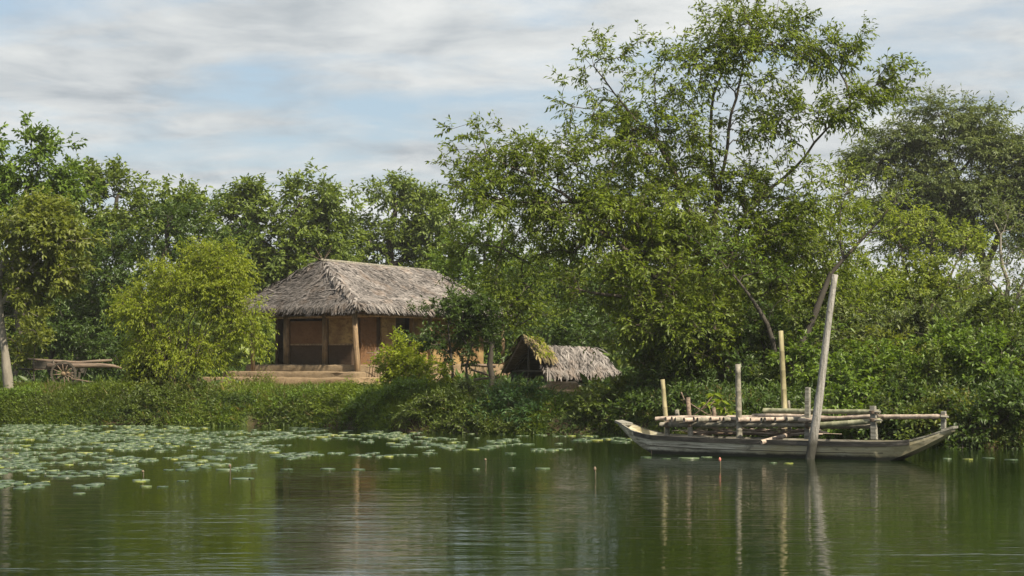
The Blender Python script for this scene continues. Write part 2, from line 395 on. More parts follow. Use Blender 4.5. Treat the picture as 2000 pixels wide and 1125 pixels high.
def grow(limbs, cl, rng, seg=0.45, bias=0.22, up=0.15, rtip=0.007):
    pos, par, mnr, lim = [], [], [], []
    chains = []
    for pts, rad in limbs:
        pts = np.asarray(pts, float); rad = np.asarray(rad, float)
        dl = np.concatenate(([0], np.cumsum(np.linalg.norm(np.diff(pts, axis=0), axis=1))))
        n = max(3, int(dl[-1] / seg) + 1); s = np.linspace(0, dl[-1], n)
        # smooth resampling
        q = np.stack([np.interp(s, dl, pts[:, k]) for k in range(3)], 1); r = np.interp(s, dl, rad)
        for _ in range(2): q[1:-1] = 0.25 * q[:-2] + 0.5 * q[1:-1] + 0.25 * q[2:]
        q[1:-1] += rng.normal(0, 0.035, q[1:-1].shape)
        if pos:
            j = int(np.argmin(np.linalg.norm(np.array(pos) - q[0], axis=1)))
            q[0] = pos[j]
        else: j = -1
        for k in range(n):
            pos.append(q[k]); par.append(j); mnr.append(r[k]); lim.append(True); j = len(pos) - 1
        chains.append((q, r))
    n0 = len(pos); cap = n0 + len(cl) * 14
    PO = np.zeros((cap, 3)); PO[:n0] = pos; PL = np.zeros(cap); PA = np.full(cap, -1, int); PA[:n0] = par
    for i in range(n0):
        if PA[i] >= 0: PL[i] = PL[PA[i]] + np.linalg.norm(PO[i] - PO[PA[i]])
    MR = np.zeros(cap); MR[:n0] = mnr
    n = n0
    d0 = np.min(np.linalg.norm(cl[:, None] - PO[None, :n0:2], axis=2), axis=1)
    tips = np.zeros(len(cl), int); td = np.zeros((len(cl), 3))
    for ci in np.argsort(d0):
        c = cl[ci]
        dd = np.linalg.norm(PO[:n] - c, axis=1)
        cost = dd + bias * PL[:n] + 0.35 * np.maximum(PO[:n, 2] - c[2], 0)
        j = int(np.argmin(cost)); p0 = PO[j]; dist = dd[j]
        m = min(12, max(2, int(dist / seg) + 1))
        pd = p0 - PO[PA[j]] if PA[j] >= 0 else np.array((0, 0, 1.0))
        pd = pd / (np.linalg.norm(pd) + 1e-9)
        p1 = p0 + 0.4 * dist * pd * 0.6 + 0.4 * (c - p0) * 0.5 + np.array((0, 0, up * dist)) + rng.normal(0, 0.05 * dist, 3)
        prev = j
        for k in range(1, m + 1):
            t = k / m; q = (1 - t) ** 2 * p0 + 2 * t * (1 - t) * p1 + t * t * c
            PO[n] = q; PA[n] = prev; PL[n] = PL[prev] + dist / m; prev = n; n += 1
        tips[ci] = prev; td[ci] = unit(PO[prev] - PO[PA[prev]])
    W = np.zeros(n); W[tips] = 1
    for i in range(n - 1, -1, -1):
        if PA[i] >= 0: W[PA[i]] += W[i]
    RR = np.maximum(MR[:n], rtip * np.maximum(W, 1) ** 0.45)
    return PO[:n], PA[:n], RR, n0, chains, td

def tubes_np(A, B, ra, rb, n=5):
    t = unit(B - A); ref = np.where(np.abs(t[:, 2:3]) < 0.8, np.array([[0, 0, 1.0]]), np.array([[1.0, 0, 0]]))
    b = unit(np.cross(t, ref)); c = np.cross(t, b); a = np.linspace(0, 2 * PI, n, endpoint=False)
    ring = np.cos(a)[None, :, None] * b[:, None] + np.sin(a)[None, :, None] * c[:, None]
    V = np.concatenate([A[:, None] + ring * ra[:, None, None], B[:, None] + ring * rb[:, None, None]], 1)
    o = np.arange(len(A))[:, None, None] * (2 * n); j = np.arange(n); q = (j + 1) % n
    f = np.stack([j, q, q + n, j + n], 1)[None] + o
    return V.reshape(-1, 3), f.reshape(-1, 4)

NLEAF = [0]
DENS = 1.8
def plant(name, label, cat, limbs, blobs, leaf, bark='bark', seed=1, cpm=6.0, twigs=5, tl=(0.3, 0.6), per=9, ll=0.16, lw=0.055,
          droop=0.35, outw=0.6, shell=2.2, flat=0.0, group=None, upb=0.3, tvar=0.5, trunk_name='trunk', bias=0.22, rtip=0.007, spread=1.0, part='crown', clump=9, csig=0.42, drop=0):
    blobs = [(b[0], b[1] + drop) + tuple(b[2:]) for b in blobs]
    limbs = limbs and [[(a[0], a[1] + (drop * 1.6 if q == len(l) - 1 else 0), a[2], a[3]) for q, a in enumerate(l)] for l in limbs]
    rng = np.random.default_rng(seed)
    B = np.array([(*P(b[0], b[1], b[2]), b[3] / F0 * b[2], b[4] / F0 * b[2], b[5] if len(b) > 5 else 0.75 * (b[3] + b[4]) / 2 / F0 * b[2], b[6] if len(b) > 6 else 1.0) for b in blobs], float)
    area = PI * B[:, 3] * B[:, 4] * B[:, 6]
    n = int(area.sum() * cpm * DENS)
    k = rng.choice(len(B), n, p=area / area.sum())
    d = unit(rng.normal(size=(n, 3))); r = rng.random(n) ** (1 / shell)
    r = r * (0.78 + 0.3 * rng.random(n))
    sc = np.stack([B[k, 3], B[k, 5], B[k, 4]], 1)
    cl = B[k, :3] + d * sc * r[:, None]
    if clump:      # gather the leaf sprays into boughs, with gaps between them
        ns = max(4, n // clump); sub = rng.integers(0, n, ns); a_ = sub[rng.integers(0, ns, n)]
        k = k[a_]; d = d[a_]; sc = sc[a_]
        cl = cl[a_] + rng.normal(size=(n, 3)) * (np.minimum(0.42 * sc, csig) * np.array((1, 1, .75)))
    for lm in limbs or []:      # leaf sprays at the end of every limb
        e = P(*lm[-1][:3]); m_ = 9; kb = int(np.argmin(np.linalg.norm(B[:, :3] - e, axis=1)))
        cl = np.concatenate([cl, e + rng.normal(0, .6 * csig, (m_, 3))]); k = np.concatenate([k, np.full(m_, kb)]); sc = np.concatenate([sc, np.tile(sc[:1] * 0 + B[kb, [3, 5, 4]], (m_, 1))])
    n = len(cl)
    cl[:, 2] = np.maximum(cl[:, 2], ground_z(cl[:, 0], cl[:, 1]) + 0.08)
    if limbs is None: limbs = []
    LW = [([P(a[0], a[1], a[2]) for a in l], [a[3] for a in l]) for l in limbs]
    g0 = LW[0][0][0]; gz = float(ground_z(g0[0], g0[1])) - 0.05
    LW[0][0][0] = np.array((g0[0], g0[1], min(gz, g0[2])))
    root = empty(name, tuple(LW[0][0][0]), label=label, cat=cat, group=group)
    org = LW[0][0][0]
    PO, PA, RR, n0, chains, td = grow(LW, cl, rng, bias=bias, rtip=rtip)
    # trunk and branches
    mb = MB()
    for q, rd in chains:
        rd = rd * (1 + 0.06 * rng.normal(size=len(rd)))
        mb.tube(q - org, rd, 9)
    Vt = np.concatenate(mb.v); Ft = [f for f in mb.f if len(f) == 4]
    i = np.arange(n0, len(PO)); p = PA[i]
    rb = RR[i]; ra = np.minimum(RR[p], rb * 1.3)
    V2, F2 = tubes_np(PO[p] - org, PO[i] - org, ra, rb * 0.98, 4)
    # twigs
    out_ = unit((cl - B[k, :3]) / sc)
    T0 = np.repeat(cl, twigs, 0); O = np.repeat(out_, twigs, 0); TD = np.repeat(td, twigs, 0)
    rd = unit(rng.normal(size=T0.shape))
    dv = O * outw + TD * 0.4 + rd * 0.85 * spread + np.array((0, 0, upb))
    dv[:, 2] *= (1 - flat); dv = unit(dv)
    Lt = rng.uniform(*tl, len(T0))
    T1 = T0 + dv * Lt[:, None] - np.array((0, 0, 1)) * (droop * 0.25 * Lt)[:, None]
    kk = np.arange(0, len(T0), 1 if blobs[0][2] < 33 else 3)
    V3, F3 = tubes_np(T0[kk] - org, T1[kk] - org, np.full(len(kk), rtip * 0.8), np.full(len(kk), rtip * 0.3), 3)
    F_ = [np.array(Ft, int), F2 + len(Vt), F3 + len(Vt) + len(V2)]
    link(trunk_name, mesh_np(trunk_name, np.concatenate([Vt, V2, V3]), F_, MT[bark], True), root)
    # leaves
    m = per; t = np.tile(np.linspace(0.12, 1.0, m), len(T0)) + rng.uniform(-0.06, 0.06, len(T0) * m)
    A = np.repeat(T0, m, 0); Bv = np.repeat(T1, m, 0); D = np.repeat(dv, m, 0)
    base = A + (Bv - A) * t[:, None]
    sgn = np.tile(np.where(np.arange(m) % 2, 1.0, -1.0), len(T0))
    perp = unit(np.cross(D, np.array((0, 0, 1.0)) + 0.5 * rng.normal(size=D.shape)))
    ld = D * (0.35 + 0.5 * t)[:, None] + perp * (sgn * (1.05 - 0.55 * t))[:, None] + 0.35 * rng.normal(size=D.shape)
    ld[:, 2] -= droop * rng.uniform(0.5, 1.5, len(ld)); ld = unit(ld)
    nr = np.array((0, 0, 1.0)) + 0.55 * rng.normal(size=ld.shape)
    ln = ll * rng.uniform(0.65, 1.25, len(ld)); wd = lw * rng.uniform(0.7, 1.25, len(ld))
    ct = np.clip(rng.normal(0.45, 0.2, len(cl)), 0, 1)
    tint = np.clip(np.repeat(np.repeat(ct, twigs), m) * tvar + rng.random(len(ld)) * (1 - tvar) + rng.normal(0, 0.05, len(ld)), 0, 1)
    NLEAF[0] += len(ld)
    link(part, leaves_mesh(part, base - org, ld, nr, ln, wd, tint, MT[leaf]), root)
    return root

# ---- the big tree over the boat
plant('spreading_tree', 'huge spreading tree with sunlit airy crown leaning over the bank behind the boat', 'tree',
    [[(1432, 806, 31.0, 0.255), (1415, 720, 31.2, 0.221), (1392, 660, 31.3, 0.187), (1386, 560, 31.4, 0.105), (1345, 400, 31.4, 0.081), (1298, 290, 31.3, 0.056), (1240, 235, 31.2, 0.037), (1160, 130, 31, 0.015)],
     [(1392, 660, 31.3, 0.128), (1320, 575, 31.0, 0.087), (1250, 510, 30.8, 0.077), (1160, 445, 30.6, 0.062), (1112, 388, 30.5, 0.050), (1060, 350, 30.4, 0.031), (950, 300, 30.3, 0.012)],
     [(1370, 640, 31.0, 0.111), (1290, 600, 30.6, 0.085), (1210, 575, 30.4, 0.050), (1110, 560, 30.4, 0.019)],
     [(1380, 530, 31.4, 0.081), (1402, 420, 31.6, 0.068), (1385, 250, 31.7, 0.046), (1397, 150, 31.7, 0.031), (1480, 50, 31.6, 0.012)],
     [(1402, 420, 31.6, 0.053), (1430, 215, 31.3, 0.040), (1455, 110, 31.2, 0.025), (1560, 60, 31.2, 0.009)],
     [(1415, 700, 31.2, 0.111), (1420, 540, 31.6, 0.068), (1440, 425, 31.7, 0.062), (1520, 358, 31.7, 0.046), (1600, 270, 31.5, 0.031), (1680, 190, 31.3, 0.019), (1745, 150, 31.2, 0.007)],
     [(1112, 388, 30.5, 0.031), (1000, 400, 30.3, 0.022), (930, 370, 30.2, 0.009)]],
    [(1460, 85, 31.2, 105, 90), (1590, 90, 31.2, 62, 38), (1345, 130, 31.2, 85, 70), (1190, 125, 30.8, 75, 45), (1140, 200, 30.8, 65, 55),
     (1270, 250, 31, 145, 85), (1450, 240, 31.4, 120, 80), (1030, 295, 30.5, 100, 45), (925, 262, 30.4, 42, 20), (940, 375, 30.3, 58, 65, 1.0, 1.3),
     (1090, 360, 30.6, 120, 70), (1560, 235, 31.2, 75, 50), (1640, 205, 31.2, 60, 32), (1705, 160, 31.2, 48, 28), (1330, 400, 31.5, 185, 105, 2.2),
     (1530, 385, 31.5, 115, 105), (1180, 470, 31, 165, 85), (1420, 540, 31.5, 200, 125, 2.2), (1310, 600, 31.2, 150, 75), (1580, 540, 32, 85, 115), (1010, 480, 31.5, 95, 70), (1430, 650, 31.0, 120, 80), (1230, 540, 30.0, 110, 60), (1340, 640, 30.0, 90, 50), (1190, 420, 30.2, 70, 40)],
    'big', 'bark', seed=11, cpm=9.5, clump=9, csig=.44, twigs=5, tl=(0.3, 0.65), per=9, ll=0.155, lw=0.058, droop=0.45, upb=0.25, rtip=0.006)

plant('slender_tree', 'slender bare-stemmed tree leaning outward behind the tall bleached pole, few leaves', 'tree',
    [[(1540, 800, 29.5, .11), (1552, 720, 29.5, .10), (1575, 640, 29.5, .085), (1630, 528, 29.5, .06), (1690, 465, 29.5, .035), (1742, 400, 29.5, .012)],
     [(1640, 515, 29.5, .03), (1640, 440, 29.6, .015), (1650, 380, 29.6, .008)], [(1690, 465, 29.5, .02), (1760, 440, 29.5, .008)]],
    [(1735, 410, 29.5, 40, 40), (1650, 400, 29.6, 35, 50), (1770, 440, 29.5, 30, 20), (1640, 480, 29.5, 40, 40)],
    'pale', 'bark_dark', seed=12, cpm=5, twigs=4, per=7, ll=0.13, lw=0.05)
plant('leaning_sapling', 'thin pale sapling stem rising beside the tall yellow bamboo post', 'tree',
    [[(1515, 800, 29.8, .08), (1512, 660, 29.8, .065), (1480, 590, 29.8, .05), (1440, 545, 29.8, .03), (1400, 500, 29.9, .012)]],
    [(1410, 510, 29.9, 60, 40), (1480, 560, 29.8, 45, 40)], 'mid', 'bark_dark', seed=13, cpm=5, twigs=4, per=7, ll=0.14, lw=0.05)

# ---- trees behind the cart and hut
plant('pale_trunk_tree', 'olive-leaved tree with smooth pale curved trunk beside the cart', 'tree',
    [[(18, 770, 36.6, .17), (15, 715, 36.6, .15), (5, 660, 36.6, .115), (-3, 590, 36.6, .09), (-4, 520, 36.6, .10), (30, 455, 36.6, .06), (70, 430, 36.6, .02)],
     [(-3, 590, 36.6, .07), (50, 530, 36.4, .04), (110, 480, 36.3, .015)]],
    [(55, 450, 36.5, 95, 45), (10, 500, 36.5, 80, 60), (120, 480, 36.4, 42, 45), (75, 555, 36.4, 75, 55), (130, 550, 36.4, 30, 55), (20, 600, 36.6, 40, 40)],
    'olive', 'bark_pale', seed=21, cpm=8, twigs=5, per=9, ll=0.19, lw=0.085, droop=0.6)
plant('tall_tree', 'tall bright green tree rising above the pale-trunked tree', 'tree',
    [[(40, 740, 46, .3), (40, 600, 46, .26), (30, 480, 46, .2), (50, 380, 46, .14), (60, 290, 46, .05)], [(30, 480, 46, .14), (-40, 380, 46, .05)], [(50, 400, 46, .1), (115, 335, 46, .03)]],
    [(45, 275, 46, 55, 45), (110, 325, 46, 38, 40), (30, 360, 46, 85, 50), (-60, 320, 46, 80, 90), (90, 390, 46, 55, 35)],
    'mid', 'bark_dark', clump=7, csig=.6, drop=30, seed=22, cpm=6, twigs=5, tl=(.4, .8), per=9, ll=0.25, lw=0.12)
plant('bushy_tree', 'round dark-crowned tree standing behind between tall tree and bamboo clump', 'tree',
    [[(150, 740, 50, .3), (165, 600, 50, .26), (190, 500, 50, .2), (230, 400, 50, .1), (235, 340, 50, .04)], [(190, 500, 50, .14), (290, 420, 50, .08), (340, 370, 50, .03)]],
    [(215, 365, 50, 75, 45), (320, 375, 50, 58, 35), (180, 440, 50, 90, 60), (285, 440, 50, 85, 55), (160, 390, 50, 50, 40), (365, 400, 50, 30, 28)],
    'back', 'bark_dark', clump=7, csig=.6, drop=18, seed=23, cpm=6, twigs=5, tl=(.4, .8), per=9, ll=0.24, lw=0.11)
plant('shade_tree', 'dense dull green tree directly behind the yellow-green bamboo clump', 'tree',
    [[(300, 740, 45, .25), (305, 600, 45, .2), (320, 500, 45, .14), (330, 430, 45, .05)], [(305, 600, 45, .12), (200, 540, 45, .05)]],
    [(330, 465, 45, 85, 60), (210, 540, 45, 75, 75), (400, 510, 45, 55, 60), (260, 620, 45, 90, 70), (180, 640, 45, 60, 60)],
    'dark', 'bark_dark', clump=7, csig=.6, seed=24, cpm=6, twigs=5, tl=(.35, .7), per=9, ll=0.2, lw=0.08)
plant('understory_tree', 'low shadowed tree filling the gap behind the cart and pale trunk', 'tree',
    [[(100, 740, 47, .15), (100, 650, 47, .12), (95, 560, 47, .05)], [(100, 650, 47, .08), (30, 590, 47, .03)]],
    [(60, 560, 47, 90, 60), (130, 600, 47, 80, 60), (30, 650, 47, 80, 55), (190, 660, 47, 70, 50), (-60, 600, 47, 80, 80)],
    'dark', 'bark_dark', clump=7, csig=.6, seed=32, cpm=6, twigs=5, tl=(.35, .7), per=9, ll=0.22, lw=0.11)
plant('cloud_tree', 'broad rounded tree behind the peak of the hut roof', 'tree',
    [[(560, 720, 57, .35), (560, 600, 57, .3), (565, 500, 57, .22), (580, 400, 57, .1), (590, 350, 57, .04)], [(565, 520, 57, .15), (470, 430, 57, .06), (450, 390, 57, .03)], [(565, 520, 57, .15), (640, 420, 57, .05)]],
    [(560, 385, 57, 70, 45), (630, 365, 57, 55, 32), (500, 355, 57, 22, 20), (455, 410, 57, 55, 42), (540, 460, 57, 120, 65), (640, 440, 57, 50, 60), (470, 510, 57, 75, 60), (590, 530, 57, 100, 60)],
    'back', 'bark_dark', clump=7, csig=.6, drop=18, seed=25, cpm=5.5, twigs=5, tl=(.45, .9), per=9, ll=0.27, lw=0.12)
plant('airy_tree', 'loose-crowned tree over the ridge end of the hut roof, sky showing through', 'tree',
    [[(760, 720, 61, .32), (765, 600, 61, .27), (760, 500, 61, .2), (770, 420, 61, .12), (775, 360, 61, .04)], [(760, 500, 61, .14), (700, 430, 61, .05)], [(765, 520, 61, .14), (850, 450, 61, .05)]],
    [(765, 360, 61, 52, 28), (715, 395, 61, 45, 32), (810, 365, 61, 25, 20), (825, 410, 61, 60, 40), (760, 455, 61, 90, 50), (860, 460, 61, 55, 55), (780, 530, 61, 120, 55)],
    'back', 'bark_dark', clump=7, csig=.6, drop=18, seed=26, cpm=5, twigs=5, tl=(.45, .9), per=8, ll=0.27, lw=0.12)
plant('leafy_tree', 'mid green tree behind the far end of the hut, under the big crown', 'tree',
    [[(960, 730, 50, .22), (955, 620, 50, .18), (950, 520, 50, .1), (945, 450, 50, .03)]],
    [(940, 490, 50, 65, 65), (905, 550, 50, 55, 60), (1000, 560, 50, 90, 80), (960, 640, 50, 90, 60)],
    'mid', 'bark_dark', clump=7, csig=.6, drop=18, seed=27, cpm=5.5, twigs=5, tl=(.4, .8), per=9, ll=0.22, lw=0.10)
plant('backdrop_tree', 'shadowy tree filling the space behind the small shed', 'tree',
    [[(1130, 720, 45, .22), (1130, 620, 45, .18), (1120, 540, 45, .1), (1110, 480, 45, .03)]],
    [(1100, 560, 45, 110, 80), (1200, 600, 44, 90, 80), (1080, 640, 43, 80, 50), (1180, 670, 42, 90, 50)],
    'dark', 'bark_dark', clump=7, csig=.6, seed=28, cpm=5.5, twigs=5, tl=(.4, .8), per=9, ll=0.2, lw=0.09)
plant('trellis_tree', 'straight dark-trunked tree between the hut and the small shed', 'tree',
    [[(957, 770, 35.6, .10), (959, 700, 35.6, .085), (964, 600, 35.6, .07), (975, 500, 35.6, .04), (985, 430, 35.6, .015)], [(962, 640, 35.6, .04), (1030, 560, 35.6, .02)]],
    [(1015, 480, 35.6, 75, 60), (985, 555, 35.6, 45, 40), (1045, 560, 35.8, 70, 60), (1020, 620, 35.8, 55, 30)],
    'big', 'bark_dark', seed=29, cpm=5.5, twigs=5, per=8, ll=0.16, lw=0.055)
plant('young_tree', 'small dark leafy tree on the bank covering the corner of the hut', 'tree',
    [[(885, 790, 34.6, .05), (884, 740, 34.6, .042), (880, 680, 34.6, .035), (878, 600, 34.6, .015)], [(905, 790, 34.6, .05), (910, 730, 34.6, .04), (925, 650, 34.6, .02)]],
    [(885, 590, 34.6, 32, 28), (890, 640, 34.6, 60, 45), (858, 668, 34.6, 28, 36), (920, 670, 34.6, 48, 50), (870, 690, 34.6, 50, 35), (935, 610, 34.6, 25, 28)],
    'dark', 'bark_dark', seed=30, cpm=11, twigs=5, tl=(.2, .4), per=9, ll=0.13, lw=0.06)
stems = [[(345, 800, 36.0, .035), (335, 740, 36, .03), (300, 640, 36, .02), (285, 580, 36, .008)]]
for k, (ax, ay) in enumerate([(330, 520), (370, 500), (410, 500), (450, 500), (450, 560), (468, 640), (420, 600), (310, 690), (380, 580)]):
    b0 = 332 + 6 * k
    stems.append([(b0, 795, 36 + .1 * (k % 3), .03), (b0 + (ax - b0) * .15, 720, 36, .026), (b0 + (ax - b0) * .55, 0.5 * (ay + 690), 36, .018), (ax, ay, 36, .006)])
plant('bamboo_clump', 'bright yellow-green feathery bamboo clump on the bank before the hut', 'bamboo', stems,
    [(435, 515, 36, 42, 36), (340, 548, 36, 50, 40), (405, 575, 36, 60, 45), (320, 625, 36.1, 60, 55), (440, 610, 36, 45, 45), (405, 665, 36, 60, 45), (275, 590, 36, 32, 40), (486, 648, 36, 32, 42), (350, 690, 36, 55, 40), (290, 690, 36.2, 40, 40)],
    'yellow', 'bark', seed=31, clump=8, csig=.34, cpm=20, twigs=6, tl=(.25, .65), per=10, ll=0.115, lw=0.032, droop=0.8, upb=.15, trunk_name='stems', part='foliage')

# ---- trees beyond the boat
plant('feathery_tree', 'tall hazy flat-layered tree towering behind the hedge beyond the boat', 'tree',
    [[(1920, 690, 60, .36), (1920, 600, 60, .32), (1925, 520, 60, .26), (1890, 400, 60, .16), (1850, 300, 60, .08), (1840, 230, 60, .03)], [(1925, 520, 60, .2), (1975, 400, 60, .12), (2000, 280, 60, .04)],
     [(1900, 440, 60, .14), (1790, 340, 60, .07), (1700, 300, 60, .02)], [(1870, 350, 60, .1), (1930, 250, 60, .03)]],
    [(1845, 225, 60, 75, 32), (1930, 225, 60, 45, 25), (1780, 275, 60, 60, 30), (1890, 285, 60, 110, 40), (1720, 310, 60, 52, 30), (1970, 290, 60, 75, 50), (1820, 350, 60, 120, 50), (1730, 390, 60, 60, 45), (1920, 410, 60, 100, 70), (2030, 380, 60, 80, 110), (1800, 440, 60, 110, 50)],
    'hazy', 'bark_dark', clump=7, csig=.6, seed=41, cpm=8, twigs=6, tl=(.5, 1.0), per=10, ll=0.24, lw=0.075, flat=0.6, droop=0.35, upb=0.1)
plant('yellowish_tree', 'yellow-green many-stemmed small tree above the hedge', 'tree',
    [[(1805, 690, 36, .10), (1808, 620, 36, .08), (1780, 540, 36, .04), (1750, 460, 36, .015)], [(1808, 620, 36, .06), (1850, 550, 36, .04), (1890, 470, 36, .012)], [(1808, 610, 36, .05), (1815, 520, 36, .03), (1820, 450, 36, .01)]],
    [(1760, 475, 36, 70, 38), (1840, 490, 36, 75, 45), (1720, 540, 36, 60, 55), (1880, 540, 36, 55, 55), (1800, 570, 36, 90, 50), (1690, 600, 36, 50, 50)],
    'pale', 'bark', seed=42, cpm=8, twigs=5, tl=(.3, .55), per=8, ll=0.15, lw=0.065)
plant('twiggy_tree', 'greyish half-bare tree with tangled branches next to the yellow-green small tree', 'tree',
    [[(1975, 720, 33, .09), (1975, 620, 33, .075), (1960, 520, 33, .05), (1940, 430, 33, .02)], [(1975, 620, 33, .06), (2010, 520, 33, .04), (2020, 430, 33, .02)], [(1970, 580, 33, .04), (1910, 530, 33, .015)]],
    [(1970, 480, 33, 60, 60), (1985, 570, 33, 60, 55), (1950, 620, 33, 55, 40)], 'hazy', 'bark_pale', seed=43, cpm=6, twigs=5, per=7, ll=0.12, lw=0.05)
plant('vine_tree', 'creeper-covered leafy tree behind the hedge near the bleached pole', 'tree',
    [[(1640, 720, 34, .12), (1640, 640, 34, .1), (1630, 540, 34, .05), (1620, 450, 34, .02)]],
    [(1620, 450, 34, 75, 70), (1660, 540, 34, 80, 70), (1600, 600, 34, 80, 60), (1680, 620, 34, 70, 50)], 'big', 'bark', seed=44, cpm=6.5, twigs=5, per=9, ll=0.16, lw=0.06)

# ---- shrubs
def shrub(label, cx, cy, d, blobs, leaf, seed, cpm=11, ll=0.14, lw=0.065, name='shrub', **k):
    by = cy
    limbs = []
    rng = np.random.default_rng(seed)
    def on_bank(b):      # plants low on the slope stand on the face of the bank
        if b[1] < 772: return b
        x = (b[0] - 1000) / F0 * b[2]
        return (b[0], b[1], (float(bank(x)) + float(np.interp(b[1], [772, 800, 835], [1.5, .7, .1]))) / K) + tuple(b[3:])
    blobs = [on_bank(b) for b in blobs]
    if blobs[0][2] < d: d = blobs[0][2] + .1
    for b in blobs[:5]:
        limbs.append([(cx + rng.uniform(-12, 12), by, d, .03), (0.5 * (cx + b[0]), 0.5 * (by + b[1]), b[2], .02), (b[0], b[1], b[2], .008)])
    if k.get('group') == 'mounded plants on the middle bank': k.setdefault('clump', 0)
    kw = dict(twigs=5, tl=(.18, .42), per=8, droop=0.3, upb=0.35, shell=3.0, trunk_name='stems', part='foliage', clump=5, csig=.22); kw.update(k)
    return plant(name, label, 'shrub', limbs, blobs, leaf, 'bark_dark', seed=seed, cpm=cpm, ll=ll, lw=lw, **kw)
GH = 'hedge shrubs on the bank behind the boat'
shrub('broad leafy shrub just behind the bleached leaning pole', 1610, 830, 28.6, [(1600, 700, 28.8, 65, 50), (1640, 760, 28.5, 60, 60), (1580, 760, 28.6, 45, 60)], 'mid', 51, group=GH)
shrub('light green shrub with sunlit top midway along the hedge', 1715, 840, 28.0, [(1720, 690, 28.5, 75, 40), (1700, 760, 28, 70, 60), (1760, 750, 28, 60, 55)], 'mid', 52, group=GH)
shrub('ragged dusty shrub over the stern of the boat', 1810, 860, 27.2, [(1800, 770, 27.6, 75, 60), (1840, 830, 27, 60, 45), (1770, 820, 27.2, 50, 40)], 'weed', 53, group=GH)
shrub('tall bright shrub crowning the hedge past the raised end of the boat', 1900, 850, 27.4, [(1880, 690, 28.2, 80, 50), (1900, 760, 27.8, 80, 60), (1940, 720, 27.6, 60, 60)], 'mid', 54, group=GH)
shrub('dark green shrub dipping into the water past the boat end', 1955, 870, 26.4, [(1950, 810, 26.8, 75, 60), (2010, 770, 26.8, 60, 80), (1900, 840, 26.6, 45, 35)], 'dark', 55, group=GH)
shrub('silvery dull shrub at the back of the hedge under the yellowish tree', 1720, 700, 32.0, [(1700, 640, 32, 80, 40), (1780, 640, 32, 70, 35), (1640, 650, 31, 60, 45)], 'hazy', 56, group=GH)
shrub('green shrub in the second row under the twiggy tree', 1890, 720, 31.5, [(1880, 640, 31.5, 70, 40), (1960, 640, 31, 70, 45)], 'weed', 57, group=GH)
shrub('bushy yellow-tinged shrub right behind the side rails', 1660, 850, 27.6, [(1650, 800, 27.9, 60, 40), (1690, 820, 27.5, 55, 32), (1620, 830, 27.6, 40, 30)], 'mid', 58, group=GH)
shrub('dark narrow shrub in the gap between rails and stern', 1760, 850, 27.6, [(1755, 830, 27.5, 45, 35), (1745, 790, 27.9, 40, 40)], 'dark', 59, group=GH)
shrub('olive shrub on the upper slope between the two trees', 1760, 720, 29.8, [(1740, 715, 30, 70, 40), (1800, 720, 29.6, 60, 40), (1680, 700, 30, 60, 45)], 'olive', 60, group=GH)
shrub('deep green glossy shrub on the upper slope below the half-bare tree', 1930, 720, 29.2, [(1920, 715, 29.4, 60, 45), (1980, 700, 29.2, 60, 50), (1860, 730, 29.4, 55, 35)], 'weed', 67, group=GH)
shrub('straggly shrub with reddish dry twigs at the waterline', 1880, 870, 26.6, [(1870, 800, 27, 55, 50), (1850, 850, 26.7, 45, 25)], 'olive', 68, cpm=7, group=GH)
shrub('light green shrub filling the slope behind the tall bamboo post', 1560, 800, 29.4, [(1560, 700, 29.6, 55, 50), (1540, 760, 29.2, 45, 50), (1590, 650, 29.8, 50, 40)], 'weed', 69, group=GH)
GU = 'undergrowth shrubs below the spreading tree'
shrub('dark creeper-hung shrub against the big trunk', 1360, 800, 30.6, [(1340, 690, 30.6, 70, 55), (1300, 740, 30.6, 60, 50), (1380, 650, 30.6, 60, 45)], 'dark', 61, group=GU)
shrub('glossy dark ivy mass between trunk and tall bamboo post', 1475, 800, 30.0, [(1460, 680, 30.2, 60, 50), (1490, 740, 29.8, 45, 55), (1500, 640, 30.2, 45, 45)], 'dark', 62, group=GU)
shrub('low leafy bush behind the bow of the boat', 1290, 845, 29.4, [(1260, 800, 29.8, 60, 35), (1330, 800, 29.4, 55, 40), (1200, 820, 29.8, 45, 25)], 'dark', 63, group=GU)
shrub('thin-leaved bush between shed and boat, lighter on top', 1215, 790, 31.2, [(1250, 700, 31.6, 45, 50), (1205, 765, 31.2, 40, 25), (1270, 745, 31.2, 50, 40)], 'olive', 64, cpm=8, group=GU)
shrub('shadowed bush at the waterline behind the raft deck', 1450, 850, 28.6, [(1420, 825, 28.6, 60, 30), (1500, 810, 28.6, 60, 40), (1560, 825, 28.4, 50, 35)], 'dark', 65, group=GU)
shrub('sprawling bush on the slope just below the small shed', 1150, 845, 30.4, [(1172, 800, 30.8, 50, 30), (1150, 828, 30.6, 35, 16)], 'weed', 66, group=GU)
GM = 'mounded plants on the middle bank'
shrub('rounded blue-green ferny mound below the small shed', 1010, 845, 31.0, [(1010, 790, 31.3, 75, 38), (970, 815, 31.2, 55, 28), (1030, 820, 31.0, 35, 26)], 'fern', 71, ll=0.17, lw=0.035, upb=0.5, group=GM, cpm=13)
shrub('dark tangled mound below the young tree', 880, 840, 32.8, [(880, 800, 33.2, 70, 32), (930, 815, 32.6, 40, 25), (830, 815, 33, 50, 28)], 'weed', 72, ll=0.15, lw=0.05, group=GM, cpm=12)
shrub('leafy green mound sloping to the water below the yellow-green bush', 760, 840, 33.8, [(760, 795, 34.2, 60, 30), (710, 810, 34.2, 45, 24), (800, 780, 34.4, 40, 28)], 'mid', 73, ll=0.15, lw=0.05, group=GM, cpm=12)
